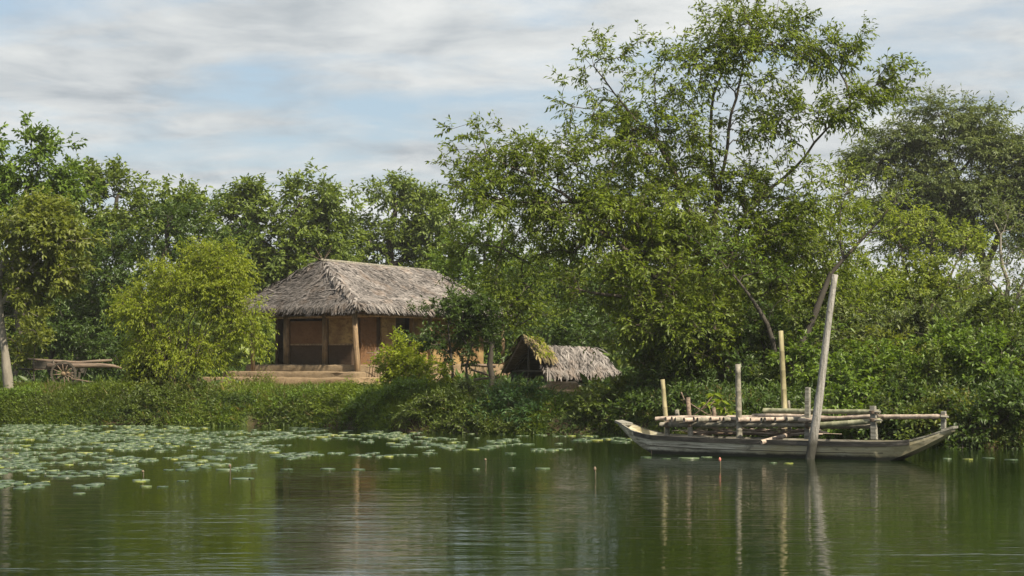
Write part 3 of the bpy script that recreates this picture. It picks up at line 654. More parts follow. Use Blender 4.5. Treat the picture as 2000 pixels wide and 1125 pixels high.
shrub('sunlit yellow-green bush beside the hut corner post', 790, 775, 34.2, [(785, 695, 34.2, 34, 30), (768, 732, 34.1, 40, 30), (825, 738, 34.1, 45, 26), (790, 720, 34.1, 45, 35)], 'yellow', 74, ll=0.13, lw=0.045, cpm=18, clump=3)
shrub('scrubby bush with pale flower-like tips beside the cart shafts', 285, 800, 35.9, [(280, 720, 36.2, 45, 25), (250, 755, 36.2, 50, 30), (310, 770, 36.0, 55, 30)], 'olive', 75, cpm=11)
shrub('small leafy bush between pale trunk and cart', 60, 760, 38.6, [(70, 650, 38.8, 70, 30), (40, 690, 38.8, 50, 25)], 'olive', 76, cpm=9)
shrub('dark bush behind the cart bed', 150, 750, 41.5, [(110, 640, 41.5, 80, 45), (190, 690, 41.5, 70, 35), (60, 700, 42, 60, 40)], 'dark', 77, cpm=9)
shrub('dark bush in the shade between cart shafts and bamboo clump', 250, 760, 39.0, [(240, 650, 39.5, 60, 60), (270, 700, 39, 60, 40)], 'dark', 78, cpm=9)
shrub('low weedy bush at the foot of the bamboo clump', 380, 815, 35.4, [(350, 785, 35.7, 75, 38), (275, 795, 35.6, 55, 32), (420, 795, 35.4, 45, 28), (320, 820, 35.3, 60, 18)], 'weed', 79, cpm=12, ll=.11, lw=.045)

shrub('rust-tinged low tuft on the crest before the hut steps', 515, 780, 35.9, [(515, 752, 36.2, 40, 14), (480, 760, 36, 30, 12)], 'olive', 81, ll=.08, lw=.03, cpm=16, group=GM)
shrub('low leafy mound on the open bank under the hut steps', 590, 815, 35.0, [(590, 795, 35.2, 65, 24), (540, 805, 35.1, 40, 18)], 'mid', 82, ll=.09, lw=.035, cpm=15, group=GM)
shrub('low dark mound at the waterline below the cart', 170, 820, 36.0, [(170, 805, 36.1, 70, 22), (90, 812, 36.1, 50, 16)], 'weed', 83, ll=.09, lw=.035, cpm=14, group=GM)
shrub('small round herb clump at the waterline below the bamboo clump', 430, 825, 35.0, [(440, 812, 35.1, 50, 18), (480, 806, 35.2, 35, 16)], 'dark', 84, ll=.09, lw=.035, cpm=14, group=GM)

shrub('overhanging herb mound below the pale curved trunk', 40, 825, 36.2, [(30, 795, 36.3, 60, 30), (-30, 800, 36.3, 50, 30)], 'mid', 85, ll=.10, lw=.04, cpm=13, group=GM)
shrub('ragged grassy hump hanging over the water between cart and bamboo clump', 215, 815, 36.0, [(225, 775, 36.3, 45, 24), (190, 790, 36.2, 45, 22)], 'grass', 86, ll=.16, lw=.022, cpm=13, upb=.6, group=GM)
shrub('bright herb hump hanging over the bank just below the corner post', 690, 830, 34.2, [(680, 775, 34.7, 50, 24), (650, 800, 34.5, 50, 26)], 'grass', 87, ll=.10, lw=.04, cpm=13, group=GM)
shrub('drooping weeds trailing into the water under the ferny mound', 950, 848, 31.2, [(945, 835, 31.1, 55, 18), (1000, 838, 30.9, 50, 14), (890, 835, 31.8, 45, 16)], 'weed', 88, ll=.10, lw=.035, cpm=14, group=GM)
shrub('grey-green bushy hump between the young tree and the ferny mound', 930, 800, 33.5, [(925, 775, 33.8, 50, 26), (960, 785, 33.4, 35, 20)], 'hazy', 89, ll=.10, lw=.045, cpm=13, group=GM)

# ---- far wood that closes the gaps
def woods():
    rng = np.random.default_rng(91); C = []
    for i in range(80):
        px = rng.uniform(-500, 2500); d = rng.uniform(76, 98); top = rng.uniform(535, 600)
        c = P(px, top + 60, d); s = d / F0
        n = 80
        v = unit(rng.normal(size=(n, 3))) * (rng.random(n) ** .4)[:, None] * np.array((130 * s, 130 * s, 90 * s))
        C.append(c + v)
    for i in range(60):      # the lower edge of the wood
        px = rng.uniform(-300, 2300); d = rng.uniform(62, 75); c = P(px, 668, d); s = d / F0
        C.append(c + unit(rng.normal(size=(40, 3))) * (rng.random(40) ** .4)[:, None] * np.array((90 * s, 60 * s, 45 * s)))
    C = np.concatenate(C); C[:, 2] = np.maximum(C[:, 2], 1.3)
    m = 14
    A = np.repeat(C, m, 0) + rng.normal(0, 0.55, (len(C) * m, 3))
    A[:, 2] = np.maximum(A[:, 2], 1.25)
    ld = unit(rng.normal(size=A.shape)); nr = np.array((0, 0, 1.)) + .6 * rng.normal(size=A.shape)
    tint = np.clip(np.repeat(rng.random(len(C)), m) * .5 + rng.random(len(A)) * .5, 0, 1)
    o = link('far_woods', leaves_mesh('far_woods', A, ld, nr, rng.uniform(.55, .9, len(A)), rng.uniform(.32, .5, len(A)), tint, MT['back']))
    tag(o, 'distant mass of woodland closing the view behind the trees', 'woods', kind='stuff')
woods()

# ---- grass and herbs on the bank
def scatter(name, label, cat, n, xr, tr, per, ln, wd, leaf, seed, keep=None, lean=0.55, hgt=0.16):
    rng = np.random.default_rng(seed)
    x = rng.uniform(*xr, n); y = bank(x) + rng.uniform(*tr, n)
    ok = np.ones(n, bool) if keep is None else keep(x, y, rng)
    ok &= bare(x, y) * 1.2 < rng.random(n)
    x = x[ok]; y = y[ok]; z = ground_z(x, y)
    C = np.stack([x, y, z], 1)
    hs = 0.3 + 0.9 * vnoise(x * 1.1 + 5, y * .9) + 0.7 * vnoise(x * 3.1, y * 2.3 + 7) ** 2
    A = np.repeat(C, per, 0) + rng.normal(0, 0.05, (len(C) * per, 3)) * np.array((1, 1, 0.2))
    H = np.repeat(hs, per)
    d = rng.normal(size=A.shape) * lean; d[:, 2] = 1; d[:, 1] -= 0.35; d = unit(d)
    # leaves sit along short stalks, so the sward has depth
    A = A + d * (rng.random(len(A)) ** 1.5 * hgt * H)[:, None]
    d2 = unit(d + 0.7 * rng.normal(size=d.shape) - np.array((0, 0, .35)))
    nr = np.array((0, -0.3, 1.)) + .6 * rng.normal(size=A.shape)
    tint = np.clip(np.repeat(vnoise(x * .8, y * .8 + 20), per) * .6 + rng.random(len(A)) * .45, 0, 1)
    NLEAF[0] += len(A)
    o = link(name, leaves_mesh(name, A, d2, nr, rng.uniform(*ln, len(A)) * (0.6 + 0.5 * H), rng.uniform(*wd, len(A)), tint, MT[leaf]))
    tag(o, label, cat, kind='stuff')
patch = lambda k, lo, hi: (lambda x, y, rg: (vnoise(x * .75 + k, y * .75 + 2 * k) + .25 * rg.random(len(x)) > lo) & (vnoise(x * .75 + k, y * .75 + 2 * k) < hi))
scatter('bank_grass', 'sunlit grass blades covering the bank below the hut', 'grass', 17000, (-20, 1), (0.0, 3.0), 9, (.10, .26), (.009, .02), 'grass', 101, keep=patch(3, .28, 2), hgt=.04, lean=.4)
scatter('bank_herbs', 'small round-leaved herbs spread in patches over the bank', 'herbs', 16000, (-20, 3), (-.05, 2.6), 8, (.05, .10), (.03, .055), 'mid', 106, keep=patch(11, .62, 2), hgt=.16)
scatter('bank_weeds', 'leafy weeds along the waterline and slope', 'weeds', 15000, (-20, 16), (-0.15, .9), 9, (.08, .16), (.02, .045), 'weed', 102, keep=patch(17, .50, 2))
scatter('trailing_plants', 'dark trailing plants hanging towards the water', 'plants', 15000, (-20, 16), (-0.35, .45), 9, (.06, .13), (.025, .045), 'dark', 107, keep=patch(23, .42, 2), hgt=.1, lean=.9)
scatter('dry_grass', 'bleached dry grass stalks standing among the green', 'grass', 2600, (-20, 16), (0.0, 3.0), 4, (.18, .42), (.006, .012), 'dry', 108, keep=patch(29, .66, 2), hgt=.03, lean=.35)
scatter('yard_grass', 'grass and low plants behind the bank crest', 'grass', 9000, (-24, 22), (2.2, 12), 7, (.06, .16), (.010, .02), 'grass', 103, hgt=.04)
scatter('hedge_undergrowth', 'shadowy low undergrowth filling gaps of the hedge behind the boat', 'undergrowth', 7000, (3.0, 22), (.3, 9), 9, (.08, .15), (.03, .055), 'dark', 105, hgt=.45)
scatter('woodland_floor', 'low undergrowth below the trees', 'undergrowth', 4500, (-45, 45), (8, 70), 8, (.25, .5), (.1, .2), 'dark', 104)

# ------------------------------------------------------------------ hut
def strips(name, base, dirv, nrm, ln, wd, tint, lift, curl, mat, parent, org=None):
    """two-segment thatch leaf strips, slightly folded along their length"""
    side = unit(np.cross(dirv, nrm)); up = unit(np.cross(side, dirv))
    n = len(base); V = np.empty((n, 6, 3))
    m = base + dirv * (ln * .55)[:, None] + up * lift[:, None]
    e = base + dirv * ln[:, None] + up * (lift * 1.3 - curl)[:, None]
    V[:, 0] = base + side * (wd * .35)[:, None]; V[:, 1] = base - side * (wd * .35)[:, None]
    V[:, 2] = m + side * (wd * .5)[:, None]; V[:, 3] = m - side * (wd * .5)[:, None] + up * (wd * .35)[:, None]
    V[:, 4] = e + side * (wd * .22)[:, None]; V[:, 5] = e - side * (wd * .22)[:, None]
    o = np.arange(n)[:, None] * 6
    f = np.concatenate([o + np.array([[0, 1, 3, 2]]), o + np.array([[2, 3, 5, 4]])])
    return link(name, mesh_np(name, V.reshape(-1, 3), [f], mat, False, {'tint': np.repeat(tint, 6)}), parent)

def thatch_face(A, B, RA, RB, rng, dens, rows, ln=(.28, .58), wd=(.028, .062), sag=0.16, jit=0.38, shear=0.0):
    A, B, RA, RB = (np.asarray(q, float) for q in (A, B, RA, RB))
    w0 = np.linalg.norm(B - A); w1 = np.linalg.norm(RB - RA); hgt = np.linalg.norm((RA + RB) / 2 - (A + B) / 2)
    n = int(dens * hgt * (w0 + w1) / 2)
    t = rng.random(n * 3); s = rng.random(n * 3); ok = rng.random(n * 3) < (1 + (w1 / w0 - 1) * t); t = t[ok][:n]; s = s[ok][:n]; n = len(t)
    row = np.floor(t * rows + 0.35 * rng.random(n)) ; t = np.clip((row + rng.uniform(0.35, 1.0, n) ** 1.0) / rows, 0.02, 1.0)
    lo = A + (B - A) * s[:, None]; hi = RA + (RB - RA) * s[:, None]
    p = lo + (hi - lo) * t[:, None]; p[:, 2] -= sag * np.sin(PI * t)
    dn = unit(lo - hi); al = unit(B - A); nr = unit(np.cross(al, -dn)); nr = np.where(nr[:, 2:3] < 0, -nr, nr)
    p += nr * (rng.random(n) * 0.06)[:, None]
    ang = rng.normal(shear, jit, n)
    d = unit(dn * np.cos(ang)[:, None] + np.broadcast_to(al, dn.shape) * np.sin(ang)[:, None])
    L_ = rng.uniform(*ln, n)
    # the lowest courses hang over the eave
    eave = t * hgt < 0.45
    d[eave] = unit(d[eave] + np.array((0, 0, -.35)))
    tint = np.clip(0.26 + 0.55 * rng.random(n) + 0.35 * (vnoise(p[:, 0] * 1.5 + 3, p[:, 1] * 1.5 + p[:, 2]) - .5) + np.where(rng.random(n) < .16, -.4, 0), 0, 1)
    return p, d, nr, L_, rng.uniform(*wd, n), tint, rng.uniform(-.005, .045, n), rng.uniform(0, .05, n)
def merge(parts): return [np.concatenate(q) for q in zip(*parts)]

def hip_leaves(root, a, b, rng, n, name='thatch_bundle', wd=(.05, .09), ln=(.3, .5), side=None):
    """bundles of leaves folded over a hip or ridge, each a part"""
    a = np.asarray(a, float); b = np.asarray(b, float); ax = unit(b - a)
    lat = unit(np.cross(ax, (0, 0, 1.0)))
    for i in range(n):
        c = a + (b - a) * ((i + .5) / n); c = c + np.array((0, 0, .04)) + rng.normal(0, .03, 3)
        k = 7; sg = np.where(np.arange(k) % 2, 1., -1.)
        d = unit(lat * (sg * rng.uniform(.25, .8, k))[:, None] - ax * rng.uniform(.5, 1.1, k)[:, None] + np.array((0, 0, -.30)) + .12 * rng.normal(size=(k, 3)))
        nr = np.tile(np.array((0, 0, 1.)), (k, 1)) + .2 * rng.normal(size=(k, 3))
        bs = c + ax * rng.uniform(-.1, .1, k)[:, None] + rng.normal(0, .02, (k, 3))
        strips(name, bs, d, nr, rng.uniform(*ln, k), rng.uniform(*wd, k), np.clip(rng.normal(.50, .25, k), 0, 1), rng.uniform(.0, .05, k), rng.uniform(.02, .08, k), MT['thatch'], root)

GZ0 = 1.22
hut = empty('thatched_hut', (-5.4, 72.0, GZ0), R(60), label='mud-walled hut with hipped palm-leaf roof on a stepped earth plinth', cat='hut')
# local: x runs back along the long side, y along the gable side; eaves 11.2 x 6.0
rng = np.random.default_rng(201)
EZ = 2.66; RZ = 4.36
E = [(0, 0, EZ + .06), (11.2, 0, EZ), (11.2, 6.0, EZ), (0, 6.0, EZ)]
R0 = (1.75, 2.75, RZ); R1 = (9.0, 2.75, RZ - .10)
mb = MB()
top = [np.array(p) - np.array((0, 0, .16)) for p in (*E, R0, R1)]; bot = [p - np.array((0, 0, .10)) for p in top]
for p in (top + bot): pass
fc = [(0, 4, 3), (0, 1, 5, 4), (1, 2, 5), (2, 3, 4, 5)]
mb.add(top + bot, fc + [tuple(i + 6 for i in f[::-1]) for f in fc] + [(0, 6, 7, 1), (1, 7, 8, 2), (2, 8, 9, 3), (3, 9, 6, 0)])
roof = mb.build('roof', MT['wood_dark'], hut)
parts = [thatch_face(E[3], E[0], R0, R0, rng, 640, 14, shear=-.75), thatch_face(E[0], E[1], R0, R1, rng, 640, 16, shear=.75),
         thatch_face(E[1], E[2], R1, R1, rng, 200, 10), thatch_face(E[2], E[3], R1, R0, rng, 160, 10)]
th = strips('thatch', *merge(parts), MT['thatch'], roof); th['kind'] = 'stuff'
# eave fringe
def fringe(A, B, n, rng, out):
    A = np.array(A, float); B = np.array(B, float); s = rng.random(n)
    p = A + (B - A) * s[:, None] + np.array(out) * .02; p[:, 2] += rng.uniform(-.04, .06, n)
    d = unit(np.array(out) * rng.uniform(.25, .8, n)[:, None] + np.array((0, 0, -1.)) * rng.uniform(.35, .9, n)[:, None] + (B - A) / np.linalg.norm(B - A) * rng.normal(0, .3, n)[:, None])
    nr = np.tile(np.array(out, float) + np.array((0, 0, .8)), (n, 1))
    return p, d, nr, rng.uniform(.12, .30, n), rng.uniform(.018, .036, n), np.clip(rng.normal(.62, .2, n), 0, 1), rng.uniform(0, .03, n), rng.uniform(0, .05, n)
fr = strips('eave_fringe', *merge([fringe(E[3], E[0], 520, rng, (-1, 0, 0)), fringe(E[0], E[1], 850, rng, (0, -1, 0)), fringe(E[1], E[2], 250, rng, (1, 0, 0))]), MT['thatch'], roof); fr['kind'] = 'stuff'
hip_leaves(roof, E[0], R0, rng, 34); hip_leaves(roof, E[3], R0, rng, 20); hip_leaves(roof, E[1], R1, rng, 22)
MB().tube([np.array(R0) + (-.1, 0, .06), np.array(R0) * .5 + np.array(R1) * .5 + (0, 0, .05), np.array(R1) + (.1, 0, .05)], .06, 8).build('ridge_pole', MT['bamboo_grey'], roof, True)
# a few loose sticks at the peak
for k in range(6):
    a = rng.normal(size=3) * .25; a[2] = abs(a[2]) + .15
    MB().tube([np.array(R0) + (0, 0, .02), np.array(R0) + a], [.012, .006], 5).build('peak_stick', MT['wood_cart'], roof)
# plinth steps (rounded earth)
def earth_step(x0, x1, y0, y1, z0, z1, seed):
    rg = np.random.default_rng(seed); nx_, ny_ = int((x1 - x0) / .35) + 2, int((y1 - y0) / .35) + 2
    mbx = MB(); ring = []
    for x in np.linspace(x0, x1, nx_)[:-1]: ring.append((x, y0))
    for y in np.linspace(y0, y1, ny_)[:-1]: ring.append((x1, y))
    for x in np.linspace(x1, x0, nx_)[:-1]: ring.append((x, y1))
    for y in np.linspace(y1, y0, ny_)[:-1]: ring.append((x0, y))
    ring = np.array(ring); c = ring.mean(0); n = len(ring)
    rings = []
    for dz, ins in ((z0, -.05), (z0 + .6 * (z1 - z0), 0), (z1 - .05, .01), (z1 - .012, .04), (z1, .1)):
        q = ring + (c - ring) / np.linalg.norm(c - ring, axis=1)[:, None] * ins + rg.normal(0, .018, ring.shape)
        rings.append(np.c_[q, np.full(n, dz) + rg.normal(0, .010, n)])
    V = np.concatenate(rings); f = []
    for k in range(4):
        for j in range(n): q = (j + 1) % n; f.append((k * n + j, k * n + q, (k + 1) * n + q, (k + 1) * n + j))
    V = np.concatenate([V, [(c[0], c[1], z1)]])
    for j in range(n): f.append((4 * n + j, 4 * n + (j + 1) % n, len(V) - 1))
    return mbx.add(V, f)
earth_step(.35, 10.8, .25, 5.2, .1, .60, 1).build('plinth', MT['adobe'], hut, True)
earth_step(-.15, 11.1, -.15, 5.9, .0, .36, 2).build('step', MT['adobe'], hut, True)
earth_step(-.75, 11.3, -.55, 6.6, -.2, .15, 3).build('step', MT['soil'], hut, True)
# walls
W0 = .95
_c, _s = math.cos(R(60)), math.sin(R(60))
def hy(px, x=W0):      # y (local) of a point on the gable wall seen at px
    k = (px - 1000) / F; return ((-5.4 + x * _c) - k * (72 + x * _s)) / (_s + k * _c)
def hx(px, y=W0):      # x (local) of a point on the long wall seen at px
    k = (px - 1000) / F; return (k * (72 + y * _c) - (-5.4 - y * _s)) / (_c - k * _s)
Y1, Y2, Y3 = hy(561), hy(636), hy(690)
DX0, DX1 = hx(771), hx(806)
def panel(name, x0, x1, y0, y1, z0, z1, mat): return MB().box(x0, x1, y0, y1, z0, z1).build(name, MT[mat], hut)
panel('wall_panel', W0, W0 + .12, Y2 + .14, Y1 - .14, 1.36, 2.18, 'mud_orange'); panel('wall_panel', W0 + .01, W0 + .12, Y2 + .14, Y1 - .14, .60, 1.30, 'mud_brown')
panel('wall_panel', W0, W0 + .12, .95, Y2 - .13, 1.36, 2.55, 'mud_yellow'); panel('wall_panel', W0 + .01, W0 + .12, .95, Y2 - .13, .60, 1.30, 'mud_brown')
panel('wall_rail', W0 - .012, W0 + .10, Y2 + .14, Y1 - .14, 1.303, 1.357, 'wood_post'); panel('wall_rail', W0 - .012, W0 + .10, .97, Y2 - .13, 1.303, 1.357, 'wood_post')
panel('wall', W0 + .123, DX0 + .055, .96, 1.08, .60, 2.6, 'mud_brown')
panel('pilaster', hx(702), hx(733), .90, .957, .60, 2.5, 'mud_orange'); panel('pilaster', hx(743), DX0 - .05, .90, .957, .60, 2.5, 'mud_yellow')
panel('wall', DX1 + .035, 10.2, .96, 1.08, .60, 2.6, 'mud_yellow'); panel('door_lintel', DX0 + .06, DX1 + .03, .965, 1.075, 2.35, 2.6, 'wood_dark')
panel('doorway_shade', DX0 + .05, DX1, 1.30, 1.35, .60, 2.35, 'wood_dark')  # dark sheet set inside the open doorway, its colour standing in for interior shade
panel('door_jamb', DX0 - .04, DX0 + .045, .93, 1.1, .60, 2.35, 'wood_post'); panel('door_jamb', DX1 + .005, DX1 + .09, .93, 1.1, .60, 2.35, 'wood_post')
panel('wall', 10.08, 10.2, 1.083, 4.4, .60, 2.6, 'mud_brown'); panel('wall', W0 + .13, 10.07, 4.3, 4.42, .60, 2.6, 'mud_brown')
def post(pts, rad, mat='wood_post', name='post', parent=hut, n=9): return MB().tube(pts, rad, n).build(name, MT[mat], parent, True)
for (y, r0) in ((Y1, .13), (Y2, .115)):
    post([(W0 - .02, y, .58), (W0 - .02, y + .01, 1.5), (W0 - .02, y, 2.6)], [r0, r0 * .97, r0 * .95])
post([(.26, .16, -.1), (.25, .24, .9), (.25, .30, 1.7), (.24, .33, 2.5)], [.115, .11, .10, .105])
post([(.9, 4.6, 2.32), (.9, .2, 2.35)], .06, name='beam'); post([(.3, .35, 2.38), (10.9, .35, 2.36)], .06, name='beam')
post([(5.2, .3, .5), (5.2, .3, 2.4)], .08); post([(10.6, .3, .5), (10.6, .3, 2.4)], .08); post([(.3, 4.85, .3), (.3, 4.85, 2.4)], .08)

# stick railing by the corner post
rail = empty('stick_fence', (-5.05, 72.1, GZ0 - .1), R(40), label='rough stick fence beside the hut corner post', cat='fence')
for i in range(9):
    a = rng.normal(0, .05, 2)
    MB().tube([(i * .13, 0, .2), (i * .13 + a[0], a[1], .9), (i * .13 + a[0] * 2, a[1] * 2, rng.uniform(1.15, 1.35))], [.014, .012, .008], 6).build('upright', MT['wood_cart'], rail, True)
for z in (.62, .86, 1.12):
    MB().tube([(-.1, -.03, z), (.5, -.04, z + rng.normal(0, .04)), (1.15, -.03, z - .03)], [.018, .016, .012], 6).build('crossbar', MT['wood_cart'], rail, True)

# ------------------------------------------------------------------ shed
sp = P(1042, 748, 36.5)
shed = empty('thatched_shed', (sp[0], sp[1], GZ0 - .06), R(37), label='low open shed with sagging shaggy palm-leaf roof beside the hut', cat='shed')
rng = np.random.default_rng(301)
# local x along the ridge; gable at x=0 faces the yard
sr = .0
A0 = (-.05, -.95, .52); A1 = (3.2, -.95, .50); Rg0 = (.1, .15, 1.42); Rg1 = (3.0, .15, 1.34); B0 = (-.05, 1.25, .5); B1 = (3.2, 1.25, .5)
mb = MB(); t_ = [np.array(p) - (0, 0, .10) for p in (A0, A1, B1, B0, Rg0, Rg1)]; b_ = [p - (0, 0, .05) for p in t_]
fc = [(0, 1, 5, 4), (2, 3, 4, 5)]
mb.add(t_ + b_, fc + [tuple(i + 6 for i in f[::-1]) for f in fc] + [(0, 6, 7, 1), (2, 8, 9, 3), (0, 4, 10, 6), (3, 9, 10, 4), (1, 7, 11, 5), (2, 5, 11, 8)])
shed.scale = (.9, .9, .92)
sroof = mb.build('roof', MT['wood_dark'], shed)
pr = [thatch_face(A0, A1, Rg0, Rg1, rng, 360, 6, ln=(.3, .6), wd=(.03, .06), sag=.06, shear=-.35), thatch_face(B1, B0, Rg1, Rg0, rng, 200, 6, ln=(.3, .6), sag=.06)]
s1 = strips('thatch', *merge(pr), MT['thatch'], sroof); s1['kind'] = 'stuff'
s2 = strips('eave_fringe', *merge([fringe(A0, A1, 260, rng, (0, -1, 0))]), MT['thatch'], sroof); s2['kind'] = 'stuff'
# raised gable cap
C0 = (-.45, .10, 1.78); C1 = (.35, .10, 1.62); D0 = (-.40, -.85, 1.02); D1 = (.32, -.80, .95); F0 = (-.4, 1.25, .55); F1 = (.3, 1.2, .6)
mb = MB(); t_ = [np.array(p) - (0, 0, .06) for p in (D0, D1, C1, C0, F1, F0)]; b_ = [p - (0, 0, .05) for p in t_]
fc = [(0, 1, 2, 3), (3, 2, 4, 5)]
mb.add(t_ + b_, fc + [tuple(i + 6 for i in f[::-1]) for f in fc] + [(0, 6, 7, 1), (1, 7, 8, 2), (2, 8, 10, 4), (4, 10, 11, 5), (0, 3, 9, 6), (3, 5, 11, 9)])
cap = mb.build('gable_roof', MT['wood_cart'], shed)
s3 = strips('thatch', *merge([thatch_face(D0, D1, C0, C1, rng, 380, 4, ln=(.25, .5), wd=(.04, .07), sag=.0), thatch_face(F1, F0, C1, C0, rng, 380, 4, ln=(.25, .5), sag=.0)]), MT['thatch_moss'], cap); s3['kind'] = 'stuff'
def spost(pts, rad, mat='wood_dark', name='post'): return post(pts, rad, mat, name, shed)
for (x, y, h) in ((-.1, -.85, .6), (-.1, .15, 1.35), (-.1, 1.15, .6), (2.45, -.85, .55), (2.45, 1.15, .55), (1.2, -.85, .55)):
    spost([(x, y, -.05), (x + .01, y, h)], .05)
spost([(-.1, -.9, .52), (-.1, 1.2, .52)], .04, name='tie_beam'); spost([(-.38, -.82, .95), (-.40, .1, 1.66)], .03, 'wood_cart', 'rafter'); spost([(-.38, 1.2, .5), (-.40, .1, 1.66)], .03, 'wood_cart', 'rafter')
MB().box(.9, 2.5, -.2, -.14, -.05, .45).build('back_wall', MT['mud_brown'], shed)
MB().box(-.7, 1.2, -1.25, -1.0, -.04, .035, .01, rng).build('bench_board', MT['wood_grey'], shed)
wl = earth_step(0, .95, 0, .6, -.1, .30, 9).build('earth_wall', MT['adobe'], None, True)
ep = P(1070, 776, 34.4); wl.location = (ep[0], ep[1], float(ground_z(ep[0], ep[1])) - .08); wl.rotation_euler = (0, 0, R(5))
tag(wl, 'low bare tan earth bench in front of the shed', 'earth bench')
# yellow creeper on the gable
vr = np.random.default_rng(302); nv = 420
vb = np.stack([vr.uniform(-.42, .3, nv), vr.uniform(-.9, .0, nv), np.zeros(nv)], 1); vb[:, 2] = 1.75 + (vb[:, 1] - .1) * .80 + vr.uniform(.0, .10, nv)
crp = link('creeper', leaves_mesh('creeper', vb, unit(vr.normal(size=(nv, 3)) - (0, .5, .5)), vr.normal(size=(nv, 3)) * .5 + (0, -.5, 1), vr.uniform(.07, .12, nv), vr.uniform(.04, .06, nv), vr.random(nv), MT['yellow']))
crp.scale = shed.scale; crp.location = shed.location; crp.rotation_euler = shed.rotation_euler; tag(crp, 'yellow-leaved creeper lying on the gable of the small shed', 'creeper')
# logs lying between hut and shed
LABL = ['thick weathered log lying highest in the stack beside the dark trunk', 'thin crooked log lying aslant near the dark trunk', 'bleached log lowest on the ground beside the shed']
for k, (x0, y0, x1, y1, d, r) in enumerate([(900, 712, 968, 716, 37.2, .055), (920, 722, 962, 736, 36.8, .035), (925, 742, 972, 738, 36.5, .045)]):
    a = P(x0, y0, d); b = P(x1, y1, d); c = (a + b) / 2
    lg = MB().tube([a - c, (0, 0.02, .015), b - c], [r, r * .95, r * .85], 8).build('log', MT['wood_cart'], None, True); lg.location = c
    tag(lg, LABL[k], 'log', 'logs lying beside the shed')

# ------------------------------------------------------------------ cart
cp = P(128, 748, 38.2)
cart = empty('ox_cart', (cp[0], cp[1], GZ0 - .12), R(4), label='old two-wheeled wooden cart with spoked wheels and long shafts', cat='cart')
rc = np.random.default_rng(401); WR = .43
def wheel(y):
    wroot = empty('wheel', (0, y, WR)); wroot.parent = cart
    m = MB(); n = 28; a = np.linspace(0, 2 * PI, n, endpoint=False)
    V = []; 
    for yy, r in ((-.035, WR), (.035, WR), (.035, WR - .065), (-.035, WR - .065)): V.append(np.c_[np.cos(a) * r, np.full(n, yy), np.sin(a) * r])
    V = np.concatenate(V); f = []
    for k in range(4):
        for j in range(n): q = (j + 1) % n; k2 = (k + 1) % 4; f.append((k * n + j, k * n + q, k2 * n + q, k2 * n + j))
    m.add(V, f).build('rim', MT['wood_dark'], wroot)
    MB().tube([(0, -.10, 0), (0, -.05, 0), (0, .05, 0), (0, .10, 0)], [.05, .075, .075, .05], 12).build('hub', MT['wood_post'], wroot, True)
    for j in range(12):
        t = 2 * PI * j / 12 + .1; c, s_ = math.cos(t), math.sin(t)
        MB().tube([(c * .06, 0, s_ * .06), (c * (WR - .05), 0, s_ * (WR - .05))], [.02, .014], 6).build('spoke', MT['wood_cart'], wroot, True)
wheel(-.45); wheel(.55)
MB().tube([(0, -.5, WR), (0, .6, WR)], .035, 8).build('axle', MT['wood_dark'], cart, True)
MB().box(-1.05, .0, -.28, .38, WR + .14, WR + .19).build('bed', MT['wood_cart'], cart)
for y in (-.30, .36): MB().box(-1.05, -.30, y, y + .04, WR + .193, WR + .42).build('side_board', MT['wood_dark'], cart)
MB().tube([(-.55, -.32, WR + .26), (.3, -.32, WR + .27), (1.2, -.32, WR + .28), (1.62, -.32, WR + .26), (1.9, -.32, WR + .19)], [.09, .09, .08, .06, .03], 9).build('shaft', MT['wood_cart'], cart, True)
MB().tube([(-1.3, .3, WR + .50), (-.5, .32, WR + .43), (.4, .34, WR + .38), (1.5, .34, WR + .46)], [.03, .05, .05, .045], 8).build('shaft', MT['wood_cart'], cart, True)
for x in (-1.0, -.35): MB().tube([(x, -.34, WR + .1), (x, -.34, WR + .46)], .03, 7).build('stake', MT['wood_dark'], cart, True)
MB().tube([(-1.5, -.2, WR + .17), (-.9, -.2, WR + .15)], .03, 7).build('tail_bar', MT['wood_dark'], cart, True)
MB().tube([(.3, -.5, .26), (.9, -.5, .16), (1.5, -.45, .14)], [.03, .025, .015], 7).build('prop_stick', MT['wood_cart'], cart, True)

# ------------------------------------------------------------------ boat
A_ = P(1212, 823, 24.8); B_ = P(1862, 833, 22.5)
BL = math.hypot(B_[0] - A_[0], B_[1] - A_[1]) / 2
bang = math.atan2(B_[1] - A_[1], B_[0] - A_[0]); bc = ((A_[0] + B_[0]) / 2, (A_[1] + B_[1]) / 2)
boat = empty('wooden_boat', (bc[0], bc[1], 0), bang, label='long weathered grey wooden boat with lashed bamboo deck and railings', cat='boat')
ca, sa = math.cos(bang), math.sin(bang)
def bp(px, py, yo):
    """boat-frame point that the photograph shows at (px, py), yo metres beyond the keel line"""
    # world = bc + x*(ca,sa) + yo*(-sa,ca);  X = k*Y
    k = (px - 1000) / F
    X0 = bc[0] - yo * sa; Y0 = bc[1] + yo * ca
    x = (k * Y0 - X0) / (ca - k * sa); d = Y0 + x * sa
    return np.array((x, yo, HC + (YH - py) / F * d))
sx = np.array([-1, -.97, -.93, -.88, -.82, -.74, -.62, -.4, -.1, .2, .45, .62, .72, .80, .87, .92, .96, 1.0])
gz_ = np.interp(sx, [-1, -.93, -.86, -.75, -.4, 0, .5, .72, .82, .9, 1], [.67, .57, .46, .40, .37, .36, .36, .38, .43, .53, .68])
bz_ = np.interp(sx, [-1, -.93, -.86, -.74, -.6, 0, .5, .62, .69, .85, .95, 1], [.60, .40, .22, .0, -.12, -.15, -.14, -.10, .0, .27, .48, .60])
tw = np.interp(sx, [-1, -.93, -.86, -.75, -.4, 0, .5, .62, .75, .86, .93, 1], [.16, .26, .36, .46, .53, .55, .54, .52, .45, .34, .24, .13])
